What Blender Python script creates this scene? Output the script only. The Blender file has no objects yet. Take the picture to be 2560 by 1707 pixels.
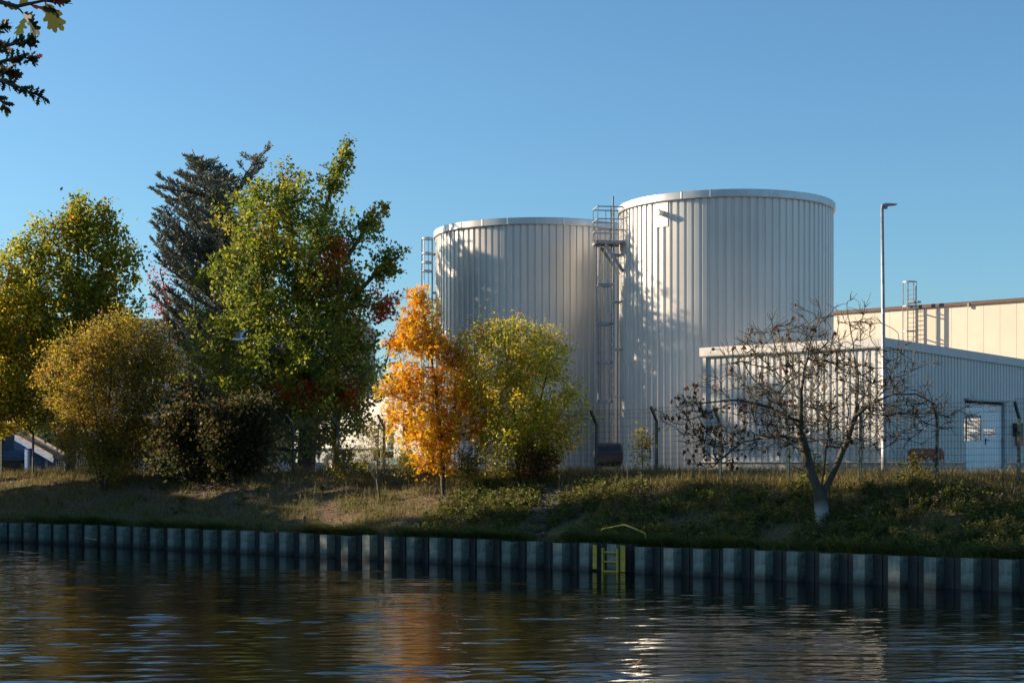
import bpy, bmesh, math, random
import numpy as np
from mathutils import Vector, noise

R_ = math.radians
SC = bpy.context.scene
COL = SC.collection

# ------------------------------------------------------------------ camera, sky, sun, exposure
EYE = 3.3
FPX = 4000.0                      # focal length in pixels of the 2560 px wide photograph
cam_d = bpy.data.cameras.new('camera')
cam = bpy.data.objects.new('camera', cam_d)
COL.objects.link(cam)
cam.location = (0, 0, EYE)
cam.rotation_euler = (R_(90), 0, 0)
cam_d.sensor_width = 36.0
cam_d.lens = 36.0 * FPX / 2560.0
cam_d.shift_y = (1160 - 853.5) / 2560.0
cam_d.clip_start = 0.1
cam_d.clip_end = 6000
SC.camera = cam

SUN_EL = 20.0
SUN_AZ = 16.0                     # degrees behind the left-hand side of the picture
SUN_DIR = Vector((-math.cos(R_(SUN_AZ)) * math.cos(R_(SUN_EL)), math.sin(R_(SUN_AZ)) * math.cos(R_(SUN_EL)), math.sin(R_(SUN_EL)))).normalized()
world = bpy.data.worlds.new('World')
SC.world = world
world.use_nodes = True
wn = world.node_tree
for n in list(wn.nodes):
    wn.nodes.remove(n)
w_out = wn.nodes.new('ShaderNodeOutputWorld')
w_bg = wn.nodes.new('ShaderNodeBackground')
w_sky = wn.nodes.new('ShaderNodeTexSky')
w_sky.sky_type = 'NISHITA'
w_sky.sun_disc = False
w_sky.sun_elevation = R_(SUN_EL)
w_sky.sun_rotation = math.atan2(SUN_DIR.x, SUN_DIR.y)
w_sky.altitude = 0
w_sky.air_density = 1.0
w_sky.dust_density = 0.8
w_sky.ozone_density = 6.0
w_bg.inputs['Strength'].default_value = 0.074
w_wb = wn.nodes.new('ShaderNodeMix')
w_wb.data_type = 'RGBA'
w_wb.blend_type = 'MULTIPLY'
w_wb.inputs[0].default_value = 1.0
w_wb.inputs[7].default_value = (0.92, 1.04, 0.95, 1)
wn.links.new(w_sky.outputs[0], w_wb.inputs[6])
wn.links.new(w_wb.outputs[2], w_bg.inputs[0])
wn.links.new(w_bg.outputs[0], w_out.inputs[0])

sun_d = bpy.data.lights.new('sun', 'SUN')
sun_d.energy = 5.0
sun_d.angle = R_(0.5)
sun_d.color = (1.0, 0.80, 0.57)
sun = bpy.data.objects.new('sun', sun_d)
COL.objects.link(sun)
sun.location = (-40, 40, 40)
sun.rotation_euler = SUN_DIR.to_track_quat('Z', 'Y').to_euler()

SC.view_settings.view_transform = 'Standard'
SC.view_settings.look = 'None'
SC.view_settings.exposure = 1.25
SC.view_settings.gamma = 1.0
SC.cycles.use_denoising = True
SC.cycles.max_bounces = 8
SC.cycles.transparent_max_bounces = 8
SC.cycles.sample_clamp_indirect = 6.0

# ------------------------------------------------------------------ coordinates
K = 2560.0 / 2352.0               # positions below are read off a 2352 px wide view of the photograph


def P(xd, yd, Z):
    """world point at depth Z seen at (xd, yd)"""
    return Vector(((xd * K - 1280) / FPX * Z, Z, EYE + (1160 - yd * K) / FPX * Z))


def PX(xd, Z):
    return (xd * K - 1280) / FPX * Z


ES = np.array((0.7887, -0.6148))  # along the canal wall, to the right
ET = np.array((0.6148, 0.7887))   # inland, across the bank
W0 = np.array((0.0, 51.45))


def st2xy(s, t):
    return W0[0] + ES[0] * s + ET[0] * t, W0[1] + ES[1] * s + ET[1] * t


def xy2st(x, y):
    dx, dy = x - W0[0], y - W0[1]
    return dx * ES[0] + dy * ES[1], dx * ET[0] + dy * ET[1]


PROF_T = [-4000, -40.2, -38.6, -38.2, -0.3, 0.345, 0.36, 0.7, 4.4, 5.0, 7.5, 4000]
PROF_Z = [1.7, 1.7, 1.0, -1.6, -1.6, -1.6, 0.78, 0.92, 2.62, 2.76, 2.9, 2.9]


def gz(x, y):
    s, t = xy2st(x, y)
    z = float(np.interp(t, PROF_T, PROF_Z))
    if -0.0 < t < 7.5:
        a = min(1.0, max(0.0, (t - 0.1) / 0.8)) * min(1.0, (7.5 - t) / 2.0)
        z += a * (0.16 * noise.noise(Vector((s * 0.35, t * 0.5, 1.7))) + 0.07 * noise.noise(Vector((s * 1.3, t * 1.5, 4.1))))
    return z


# ------------------------------------------------------------------ object helpers
ORIG = {}


def tag(o, label=None, cat=None, group=None, kind=None):
    if label: o['label'] = label
    if cat: o['category'] = cat
    if group: o['group'] = group
    if kind: o['kind'] = kind
    return o


def thing(name, label, cat, loc, group=None):
    o = bpy.data.objects.new(name, None)
    COL.objects.link(o)
    o.location = loc
    o.empty_display_size = 0.3
    ORIG[o.name] = Vector(loc)
    return tag(o, label, cat, group)


def link_mesh(name, me, parent=None):
    o = bpy.data.objects.new(name, me)
    COL.objects.link(o)
    if parent is not None:
        o.parent = parent
        ORIG[o.name] = ORIG[parent.name]
    else:
        ORIG[o.name] = Vector((0, 0, 0))
    return o


class MB:
    """collects shapes in world coordinates; build() links them as one mesh object"""

    def __init__(self):
        self.v = []
        self.f = []

    def poly(self, pts):
        b = len(self.v)
        self.v += [tuple(p) for p in pts]
        self.f.append(tuple(range(b, b + len(pts))))

    def box(self, c, size, ax=(1, 0, 0), up=(0, 0, 1)):
        a = Vector(ax).normalized()
        u = Vector(up)
        u = (u - a * u.dot(a)).normalized()
        w = u.cross(a)
        c = Vector(c)
        hx, hy, hz = size[0] / 2, size[1] / 2, size[2] / 2
        b = len(self.v)
        for k in (-1, 1):
            for i, j in ((-1, -1), (1, -1), (1, 1), (-1, 1)):
                self.v.append(tuple(c + a * (i * hx) + w * (j * hy) + u * (k * hz)))
        self.f += [(b, b + 3, b + 2, b + 1), (b + 4, b + 5, b + 6, b + 7)]
        for i in range(4):
            j = (i + 1) % 4
            self.f.append((b + i, b + j, b + 4 + j, b + 4 + i))
        return self

    def tube(self, pts, rad, n=6, cap=True):
        pts = [Vector(p) for p in pts]
        m = len(pts)
        if not hasattr(rad, '__len__'):
            rad = [rad] * m
        b = len(self.v)
        prev = None
        for i, p in enumerate(pts):
            d = (pts[min(i + 1, m - 1)] - pts[max(i - 1, 0)])
            if d.length < 1e-9: d = Vector((0, 0, 1))
            d.normalize()
            if prev is None:
                a = d.orthogonal().normalized()
            else:
                a = prev - d * prev.dot(d)
                a = a.normalized() if a.length > 1e-6 else d.orthogonal().normalized()
            prev = a
            w = d.cross(a)
            for k in range(n):
                t = 2 * math.pi * k / n
                self.v.append(tuple(p + (a * math.cos(t) + w * math.sin(t)) * rad[i]))
        for i in range(m - 1):
            for k in range(n):
                k2 = (k + 1) % n
                self.f.append((b + i * n + k, b + i * n + k2, b + (i + 1) * n + k2, b + (i + 1) * n + k))
        if cap:
            self.f.append(tuple(b + k for k in reversed(range(n))))
            self.f.append(tuple(b + (m - 1) * n + k for k in range(n)))
        return self

    def lathe(self, c, prof, n=32, axis=(0, 0, 1), a0=0.0, a1=2 * math.pi, cap=False, joints=0):
        """prof: list of (radius, height along axis)"""
        ax = Vector(axis).normalized()
        a = ax.orthogonal().normalized() if abs(ax.z) < 0.99 else Vector((1, 0, 0))
        w = ax.cross(a)
        c = Vector(c)
        full = abs(a1 - a0 - 2 * math.pi) < 1e-6
        cols = n if full else n + 1
        b = len(self.v)
        for r, h in prof:
            for k in range(cols):
                t = a0 + (a1 - a0) * k / n
                rk = r + (0.012 if joints and k % joints == 0 else 0.0)
                self.v.append(tuple(c + ax * h + (a * math.cos(t) + w * math.sin(t)) * rk))
        for i in range(len(prof) - 1):
            for k in range(n):
                k2 = (k + 1) % cols
                self.f.append((b + i * cols + k, b + i * cols + k2, b + (i + 1) * cols + k2, b + (i + 1) * cols + k))
        if cap:
            self.f.append(tuple(b + k for k in reversed(range(cols))))
            self.f.append(tuple(b + (len(prof) - 1) * cols + k for k in range(cols)))
        return self

    def prism(self, outline, off):
        """closed outline (list of points) extruded by the vector off"""
        off = Vector(off)
        m = len(outline)
        b = len(self.v)
        for p in outline: self.v.append(tuple(Vector(p)))
        for p in outline: self.v.append(tuple(Vector(p) + off))
        self.f.append(tuple(reversed(range(b, b + m))))
        self.f.append(tuple(range(b + m, b + 2 * m)))
        for i in range(m):
            j = (i + 1) % m
            self.f.append((b + i, b + j, b + m + j, b + m + i))
        return self

    def build(self, name, material, parent=None, smooth=False, bevel=0.0, origin=None):
        me = bpy.data.meshes.new(name)
        o0 = ORIG[parent.name] if parent is not None else Vector((0, 0, 0))
        if origin is not None: o0 = Vector(origin)
        vv = [(v[0] - o0.x, v[1] - o0.y, v[2] - o0.z) for v in self.v]
        me.from_pydata(vv, [], self.f)
        me.materials.append(material)
        if smooth:
            me.polygons.foreach_set('use_smooth', [True] * len(me.polygons))
        me.update()
        o = link_mesh(name, me, parent)
        if origin is not None and parent is None:
            o.location = origin
            ORIG[o.name] = Vector(origin)
        if bevel > 0:
            md = o.modifiers.new('bevel', 'BEVEL')
            md.width = bevel
            md.segments = 2
            md.limit_method = 'ANGLE'
        return o


# ------------------------------------------------------------------ materials
def new_mat(name):
    m = bpy.data.materials.new(name)
    m.use_nodes = True
    nt = m.node_tree
    return m, nt, nt.nodes['Principled BSDF']


def mat(name, col, rough=0.6, metal=0.0, var=0.12, scale=3.0, bump=0.0, bscale=40.0, stretch=(1, 1, 1), col2=None, spec=0.5):
    m, nt, bs = new_mat(name)
    L = nt.links
    tc = nt.nodes.new('ShaderNodeTexCoord')
    mp = nt.nodes.new('ShaderNodeMapping')
    mp.inputs['Scale'].default_value = stretch
    L.new(tc.outputs['Object'], mp.inputs['Vector'])
    nz = nt.nodes.new('ShaderNodeTexNoise')
    nz.inputs['Scale'].default_value = scale
    nz.inputs['Detail'].default_value = 6
    nz.inputs['Roughness'].default_value = 0.6
    L.new(mp.outputs[0], nz.inputs['Vector'])
    cr = nt.nodes.new('ShaderNodeValToRGB')
    c2 = col2 if col2 else tuple(c * (1 - var) for c in col)
    c1 = col if col2 else tuple(min(1, c * (1 + var)) for c in col)
    cr.color_ramp.elements[0].position = 0.35
    cr.color_ramp.elements[1].position = 0.65
    cr.color_ramp.elements[0].color = (*c2, 1)
    cr.color_ramp.elements[1].color = (*c1, 1)
    L.new(nz.outputs['Fac'], cr.inputs[0])
    L.new(cr.outputs[0], bs.inputs['Base Color'])
    bs.inputs['Roughness'].default_value = rough
    bs.inputs['Metallic'].default_value = metal
    bs.inputs['Specular IOR Level'].default_value = spec
    if bump > 0:
        n2 = nt.nodes.new('ShaderNodeTexNoise')
        n2.inputs['Scale'].default_value = bscale
        n2.inputs['Detail'].default_value = 5
        L.new(mp.outputs[0], n2.inputs['Vector'])
        bp = nt.nodes.new('ShaderNodeBump')
        bp.inputs['Strength'].default_value = 0.6
        bp.inputs['Distance'].default_value = bump
        L.new(n2.outputs['Fac'], bp.inputs['Height'])
        L.new(bp.outputs[0], bs.inputs['Normal'])
    return m


def leaf_mat(name, transl=0.4, rough=0.55, tint=1.0):
    m, nt, bs = new_mat(name)
    L = nt.links
    at = nt.nodes.new('ShaderNodeAttribute')
    at.attribute_name = 'leaf_colour'
    L.new(at.outputs['Color'], bs.inputs['Base Color'])
    bs.inputs['Roughness'].default_value = rough
    bs.inputs['Specular IOR Level'].default_value = 0.3
    tr = nt.nodes.new('ShaderNodeBsdfTranslucent')
    L.new(at.outputs['Color'], tr.inputs['Color'])
    mx = nt.nodes.new('ShaderNodeMixShader')
    mx.inputs[0].default_value = transl
    L.new(bs.outputs[0], mx.inputs[1])
    L.new(tr.outputs[0], mx.inputs[2])
    L.new(mx.outputs[0], nt.nodes['Material Output'].inputs['Surface'])
    return m


M = {}
M['bark'] = mat('bark', (0.075, 0.058, 0.045), 0.9, var=0.35, scale=8, bump=0.02, bscale=30, stretch=(1, 1, 0.25))
M['bark_grey'] = mat('bark_grey', (0.15, 0.13, 0.105), 0.9, var=0.4, scale=7, bump=0.015, bscale=30, stretch=(1, 1, 0.25))
M['bark_walnut'] = mat('bark_walnut', (0.085, 0.072, 0.055), 0.9, var=0.45, scale=6, bump=0.02, bscale=30, stretch=(1, 1, 0.3), col2=(0.045, 0.042, 0.025))
M['lime'] = mat('limewash', (0.27, 0.265, 0.26), 0.9, var=0.25, scale=9, bump=0.01)
M['leaf'] = leaf_mat('leaf', 0.54)
M['leaf_bright'] = leaf_mat('leaf_bright', 0.5, 0.5)
M['needle'] = leaf_mat('needle', 0.1, 0.7)
M['grassm'] = leaf_mat('grass_blade', 0.35, 0.7)


def cladding_mat(name, col, rough, metal):
    m, nt, bs = new_mat(name)
    L = nt.links
    tc = nt.nodes.new('ShaderNodeTexCoord')
    mp = nt.nodes.new('ShaderNodeMapping')
    mp.inputs['Scale'].default_value = (2.5, 2.5, 0.12)
    L.new(tc.outputs['Object'], mp.inputs['Vector'])
    nz = nt.nodes.new('ShaderNodeTexNoise')
    nz.inputs['Scale'].default_value = 1.6
    nz.inputs['Detail'].default_value = 5
    L.new(mp.outputs[0], nz.inputs['Vector'])
    n2 = nt.nodes.new('ShaderNodeTexNoise')
    n2.inputs['Scale'].default_value = 0.5
    n2.inputs['Detail'].default_value = 4
    L.new(tc.outputs['Object'], n2.inputs['Vector'])
    ad = nt.nodes.new('ShaderNodeMath'); ad.operation = 'ADD'
    L.new(nz.outputs['Fac'], ad.inputs[0]); L.new(n2.outputs['Fac'], ad.inputs[1])
    mr = nt.nodes.new('ShaderNodeMapRange')
    mr.inputs['From Min'].default_value = 0.6; mr.inputs['From Max'].default_value = 1.4
    mr.inputs['To Min'].default_value = 0.86; mr.inputs['To Max'].default_value = 1.06
    L.new(ad.outputs[0], mr.inputs[0])
    mu = nt.nodes.new('ShaderNodeMix'); mu.data_type = 'RGBA'; mu.blend_type = 'MULTIPLY'
    mu.inputs[0].default_value = 1.0
    mu.inputs[6].default_value = (*col, 1)
    L.new(mr.outputs[0], mu.inputs[7])
    L.new(mu.outputs[2], bs.inputs['Base Color'])
    m2 = nt.nodes.new('ShaderNodeMapRange')
    m2.inputs['To Min'].default_value = rough - 0.08; m2.inputs['To Max'].default_value = rough + 0.1
    L.new(n2.outputs['Fac'], m2.inputs[0])
    L.new(m2.outputs[0], bs.inputs['Roughness'])
    bs.inputs['Metallic'].default_value = metal
    return m


M['tank'] = cladding_mat('tank_cladding', (0.60, 0.58, 0.55), 0.40, 0.28)
M['rim'] = mat('galvanised_flashing', (0.46, 0.47, 0.48), 0.36, 0.55, var=0.12, scale=1.2)
M['shed'] = cladding_mat('shed_cladding', (0.54, 0.53, 0.505), 0.5, 0.05)
M['shed_trim'] = mat('shed_trim', (0.47, 0.46, 0.45), 0.5, 0.05, var=0.06)
M['concrete'] = mat('concrete', (0.36, 0.34, 0.31), 0.9, var=0.2, scale=3, bump=0.004)
M['old_concrete'] = mat('old_concrete', (0.05, 0.05, 0.047), 0.95, var=0.4, scale=6, bump=0.01)
M['beige'] = mat('beige_panel', (0.62, 0.535, 0.43), 0.55, var=0.05, scale=0.6)
M['brown_trim'] = mat('brown_trim', (0.10, 0.055, 0.04), 0.5)
M['pale_wall'] = mat('pale_wall', (0.34, 0.35, 0.37), 0.7, var=0.08, scale=0.4)
M['galv'] = mat('galvanised_steel', (0.27, 0.285, 0.30), 0.45, 0.5, var=0.25, scale=6)
M['green_post'] = mat('green_fence_paint', (0.018, 0.042, 0.038), 0.45, 0.1, var=0.2, scale=5)
M['wire'] = mat('fence_wire', (0.03, 0.055, 0.052), 0.45, 0.3, var=0.2)
M['door'] = mat('door_paint', (0.74, 0.75, 0.75), 0.4, 0.0, var=0.05)
M['frame'] = mat('door_frame_paint', (0.25, 0.29, 0.31), 0.45)
M['white'] = mat('white_paint', (0.8, 0.79, 0.76), 0.5, var=0.06)
M['paper'] = mat('paper', (0.85, 0.84, 0.8), 0.8, var=0.03)
M['black'] = mat('black_plastic', (0.015, 0.015, 0.017), 0.5, var=0.3)
M['rubber'] = mat('rubber', (0.02, 0.02, 0.022), 0.85, var=0.3)
M['red'] = mat('red_paint', (0.5, 0.03, 0.025), 0.5, var=0.2)
M['rust'] = mat('red_oxide', (0.30, 0.085, 0.05), 0.7, var=0.4, scale=7, bump=0.004)
M['yellow'] = mat('yellow_paint', (0.62, 0.43, 0.03), 0.5, var=0.25, scale=9, col2=(0.40, 0.27, 0.03))
M['blue'] = mat('blue_paint', (0.02, 0.10, 0.30), 0.45, var=0.3, scale=2)
M['belt'] = mat('conveyor_belt', (0.20, 0.155, 0.13), 0.8, var=0.25)
M['car'] = mat('dark_car_paint', (0.02, 0.022, 0.03), 0.2, 0.3)
M['glass'] = mat('dark_glass', (0.02, 0.025, 0.03), 0.06, 0.0, spec=0.8)
M['wood'] = mat('weathered_wood', (0.16, 0.12, 0.08), 0.9, var=0.4, scale=10)
M['pale_wood'] = mat('pale_wood', (0.42, 0.31, 0.20), 0.8, var=0.2, scale=10)
M['lamp_glass'] = mat('lamp_glass', (0.3, 0.3, 0.3), 0.2)
M['feather_white'] = mat('white_feather', (0.75, 0.74, 0.72), 0.8)
M['feather_grey'] = mat('grey_feather', (0.42, 0.43, 0.45), 0.8)
M['beak'] = mat('beak', (0.55, 0.28, 0.04), 0.5)


def pile_mat():
    m, nt, bs = new_mat('sheet_pile_paint')
    L = nt.links
    tc = nt.nodes.new('ShaderNodeTexCoord')
    nz = nt.nodes.new('ShaderNodeTexNoise'); nz.inputs['Scale'].default_value = 3.4; nz.inputs['Detail'].default_value = 9
    nz.inputs['Roughness'].default_value = 0.72
    L.new(tc.outputs['Object'], nz.inputs['Vector'])
    oi = nt.nodes.new('ShaderNodeObjectInfo')
    cr = nt.nodes.new('ShaderNodeValToRGB')
    e = cr.color_ramp.elements
    e[0].position = 0.30; e[0].color = (0.07, 0.05, 0.032, 1)
    e[1].position = 0.46; e[1].color = (0.135, 0.17, 0.145, 1)
    k = e.new(0.62); k.color = (0.25, 0.29, 0.25, 1)
    k = e.new(0.76); k.color = (0.38, 0.39, 0.33, 1)
    ad = nt.nodes.new('ShaderNodeMath'); ad.operation = 'MULTIPLY_ADD'
    ad.inputs[1].default_value = 0.14
    L.new(oi.outputs['Random'], ad.inputs[0])
    sb = nt.nodes.new('ShaderNodeMath'); sb.operation = 'SUBTRACT'; sb.inputs[1].default_value = 0.05
    L.new(nz.outputs['Fac'], sb.inputs[0]); L.new(sb.outputs[0], ad.inputs[2])
    L.new(ad.outputs[0], cr.inputs[0])
    # brown water mark close to the waterline
    gm = nt.nodes.new('ShaderNodeNewGeometry')
    sx = nt.nodes.new('ShaderNodeSeparateXYZ'); L.new(gm.outputs['Position'], sx.inputs[0])
    n3 = nt.nodes.new('ShaderNodeTexNoise'); n3.inputs['Scale'].default_value = 5
    L.new(tc.outputs['Object'], n3.inputs['Vector'])
    a3 = nt.nodes.new('ShaderNodeMath'); a3.operation = 'MULTIPLY_ADD'; a3.inputs[1].default_value = -0.22
    L.new(n3.outputs['Fac'], a3.inputs[0]); L.new(sx.outputs['Z'], a3.inputs[2])
    mr = nt.nodes.new('ShaderNodeMapRange')
    mr.inputs['From Min'].default_value = -0.05; mr.inputs['From Max'].default_value = 0.16
    mr.inputs['To Min'].default_value = 0.85; mr.inputs['To Max'].default_value = 0.0
    L.new(a3.outputs[0], mr.inputs[0])
    mx = nt.nodes.new('ShaderNodeMix'); mx.data_type = 'RGBA'
    L.new(mr.outputs[0], mx.inputs[0]); L.new(cr.outputs[0], mx.inputs[6])
    mx.inputs[7].default_value = (0.035, 0.026, 0.022, 1)
    L.new(mx.outputs[2], bs.inputs['Base Color'])
    bs.inputs['Roughness'].default_value = 0.65
    bp = nt.nodes.new('ShaderNodeBump'); bp.inputs['Distance'].default_value = 0.012; bp.inputs['Strength'].default_value = 0.5
    L.new(nz.outputs['Fac'], bp.inputs['Height']); L.new(bp.outputs[0], bs.inputs['Normal'])
    return m


M['pile'] = pile_mat()
M['pile_inner'] = mat('dark_steel', (0.030, 0.036, 0.034), 0.6, var=0.5, scale=5, bump=0.004, col2=(0.016, 0.017, 0.016))


def ground_mat():
    m, nt, bs = new_mat('bank_soil')
    L = nt.links
    tc = nt.nodes.new('ShaderNodeTexCoord')
    n1 = nt.nodes.new('ShaderNodeTexNoise'); n1.inputs['Scale'].default_value = 0.55; n1.inputs['Detail'].default_value = 8
    n2 = nt.nodes.new('ShaderNodeTexNoise'); n2.inputs['Scale'].default_value = 9.0; n2.inputs['Detail'].default_value = 8; n2.inputs['Roughness'].default_value = 0.7
    L.new(tc.outputs['Object'], n1.inputs['Vector']); L.new(tc.outputs['Object'], n2.inputs['Vector'])
    c1 = nt.nodes.new('ShaderNodeValToRGB')
    c1.color_ramp.elements[0].position = 0.4; c1.color_ramp.elements[0].color = (0.17, 0.13, 0.095, 1)
    c1.color_ramp.elements[1].position = 0.62; c1.color_ramp.elements[1].color = (0.12, 0.125, 0.06, 1)
    L.new(n1.outputs['Fac'], c1.inputs[0])
    c2 = nt.nodes.new('ShaderNodeValToRGB')
    c2.color_ramp.elements[0].position = 0.35; c2.color_ramp.elements[0].color = (0.45, 0.42, 0.40, 1)
    c2.color_ramp.elements[1].position = 0.7; c2.color_ramp.elements[1].color = (1.5, 1.4, 1.3, 1)
    L.new(n2.outputs['Fac'], c2.inputs[0])
    mu = nt.nodes.new('ShaderNodeMix'); mu.data_type = 'RGBA'; mu.blend_type = 'MULTIPLY'; mu.inputs[0].default_value = 1
    L.new(c1.outputs[0], mu.inputs[6]); L.new(c2.outputs[0], mu.inputs[7])
    L.new(mu.outputs[2], bs.inputs['Base Color'])
    bs.inputs['Roughness'].default_value = 0.95
    bs.inputs['Specular IOR Level'].default_value = 0.1
    bp = nt.nodes.new('ShaderNodeBump'); bp.inputs['Distance'].default_value = 0.08
    L.new(n2.outputs['Fac'], bp.inputs['Height']); L.new(bp.outputs[0], bs.inputs['Normal'])
    return m


M['soil'] = ground_mat()
M['asphalt'] = mat('asphalt', (0.20, 0.19, 0.18), 0.9, var=0.15, scale=1.2, bump=0.004, bscale=60)


def water_mat():
    m, nt, bs = new_mat('canal_water')
    L = nt.links
    bs.inputs['Base Color'].default_value = (0.006, 0.006, 0.004, 1)
    bs.inputs['Roughness'].default_value = 0.04
    bs.inputs['IOR'].default_value = 1.333
    tc = nt.nodes.new('ShaderNodeTexCoord')
    mp = nt.nodes.new('ShaderNodeMapping'); mp.inputs['Scale'].default_value = (2.2, 5.0, 1)
    L.new(tc.outputs['Object'], mp.inputs['Vector'])
    nz = nt.nodes.new('ShaderNodeTexNoise'); nz.inputs['Scale'].default_value = 1.5; nz.inputs['Detail'].default_value = 4
    L.new(mp.outputs[0], nz.inputs['Vector'])
    bp = nt.nodes.new('ShaderNodeBump'); bp.inputs['Strength'].default_value = 0.25; bp.inputs['Distance'].default_value = 0.02
    L.new(nz.outputs['Fac'], bp.inputs['Height']); L.new(bp.outputs[0], bs.inputs['Normal'])
    return m


M['water'] = water_mat()

# ------------------------------------------------------------------ ground and water
def build_ground():
    ss = sorted(set([-4000, -1500, -600, -250, -120, -70] + list(np.arange(-45, 35.01, 0.4)) + [50, 90, 200, 600, 1500, 4000]))
    tt = sorted(set([-4000, -1000, -300, -100, -60, -40.2, -39.4, -38.6, -38.2, -20, -5, -0.3, 0.345, 0.36, 0.5] +
                    [float(x) for x in np.arange(0.7, 8.01, 0.3)] + [10, 14, 20, 30, 45, 70, 110, 200, 400, 1000, 4000]))
    vs, fs = [], []
    for s in ss:
        for t in tt:
            x, y = st2xy(s, t)
            vs.append((x, y, gz(x, y)))
    nt_ = len(tt)
    for i in range(len(ss) - 1):
        for j in range(nt_ - 1):
            a = i * nt_ + j
            fs.append((a, a + nt_, a + nt_ + 1, a + 1))
    me = bpy.data.meshes.new('ground')
    me.from_pydata(vs, [], fs)
    me.materials.append(M['soil'])
    me.polygons.foreach_set('use_smooth', [True] * len(me.polygons))
    o = link_mesh('ground', me)
    tag(o, kind='structure')
    # paved yard behind the fence
    mb = MB()
    a = [st2xy(-300, 9.0), st2xy(250, 9.0), st2xy(250, 120), st2xy(-300, 120)]
    mb.poly([(x, y, 2.905) for x, y in a])
    tag(mb.build('paved_yard', M['asphalt']), kind='structure')


build_ground()


def build_water():
    rng = np.random.default_rng(5)
    xs = np.concatenate([[-400, -150, -60, -35], np.arange(-27, 19.01, 0.085), [30, 60, 150, 400]])
    ys = np.concatenate([[-400, -100, -20, 5, 15], np.arange(21, 38, 0.045), np.arange(38, 50, 0.065), np.arange(50, 76, 0.10), [90, 150, 400]])
    X, Y = np.meshgrid(xs, ys, indexing='ij')
    H = np.zeros_like(X)
    for i in range(100):
        lam = 0.34 * (0.95 / 0.34) ** rng.random() if i < 70 else 0.14 * (0.34 / 0.14) ** rng.random()
        th = rng.normal(math.pi / 2 + 0.08, 0.24 if i < 70 else 0.45)
        k = 2 * math.pi / lam
        slope = 0.0088 if i < 70 else 0.0105 * (lam / 0.6) ** 0.15
        H += slope / k * np.cos(k * (X * math.cos(th) + Y * math.sin(th)) + rng.random() * 6.28)
    # gusts: calmer and rougher patches
    G = 0.95 + 0 * X
    for i in range(14):
        lam = rng.uniform(1.6, 7.0)
        th = rng.normal(math.pi / 2, 0.5)
        G += 0.16 * np.cos(2 * math.pi / lam * (X * math.cos(th) * 0.6 + Y * math.sin(th)) + rng.random() * 6.28)
    G = np.clip(G, 0.45, 1.45)
    H *= G
    # calmer close under the wall
    T = (X - W0[0]) * ET[0] + (Y - W0[1]) * ET[1]
    H *= np.clip(0.32 + (-T) / 20.0, 0.32, 1.0)
    edge = (X < -27) | (X > 19) | (Y < 21) | (Y > 75.9)
    H[edge] = 0
    nx, ny = X.shape
    me = bpy.data.meshes.new('canal_water')
    V = np.stack([X, Y, H], -1).reshape(-1, 3).astype(np.float32)
    idx = np.arange(nx * ny).reshape(nx, ny)
    F = np.stack([idx[:-1, :-1], idx[1:, :-1], idx[1:, 1:], idx[:-1, 1:]], -1).reshape(-1, 4)
    fast_mesh(me, V, F, smooth=True)
    me.materials.append(M['water'])
    tag(link_mesh('canal_water', me), kind='structure')


def fast_mesh(me, V, F, smooth=False, colours=None):
    """V (n,3), F (m,k) all faces with k corners"""
    V = np.ascontiguousarray(V, dtype=np.float32)
    F = np.ascontiguousarray(F, dtype=np.int32)
    m, k = F.shape
    me.vertices.add(len(V))
    me.vertices.foreach_set('co', V.ravel())
    me.loops.add(m * k)
    me.loops.foreach_set('vertex_index', F.ravel())
    me.polygons.add(m)
    me.polygons.foreach_set('loop_start', np.arange(0, m * k, k, dtype=np.int32))
    me.polygons.foreach_set('loop_total', np.full(m, k, dtype=np.int32))
    if smooth:
        me.polygons.foreach_set('use_smooth', np.ones(m, dtype=bool))
    me.update(calc_edges=True)
    if colours is not None:
        ca = me.color_attributes.new('leaf_colour', 'FLOAT_COLOR', 'POINT')
        c4 = np.ones((len(V), 4), dtype=np.float32)
        c4[:, :3] = colours
        ca.data.foreach_set('color', c4.ravel())


build_water()

# ------------------------------------------------------------------ sheet pile wall
PITCH = 1.0286
PTOP = 0.83


def pile_profile(s0):
    """one pile pair seen from above: outer flange, web, inner flange, web (s, t)"""
    w = [0.0, 0.34, 0.44, 0.93, 1.0286]
    t = [0.0, 0.0, 0.30, 0.30, 0.0]
    return [(s0 + a, b) for a, b in zip(w, t)]


wall_s0 = xy2st(*(lambda u: (u * EYE / (256.55 + .05 * u), FPX * EYE / (256.55 + .05 * u)))(-1257.1))[0]
sheet_wall = thing('sheet_pile_wall', 'long greenish steel sheet pile wall holding the bank above the dark canal water', 'wall', (*st2xy(wall_s0 + 20, 0), 0))


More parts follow.
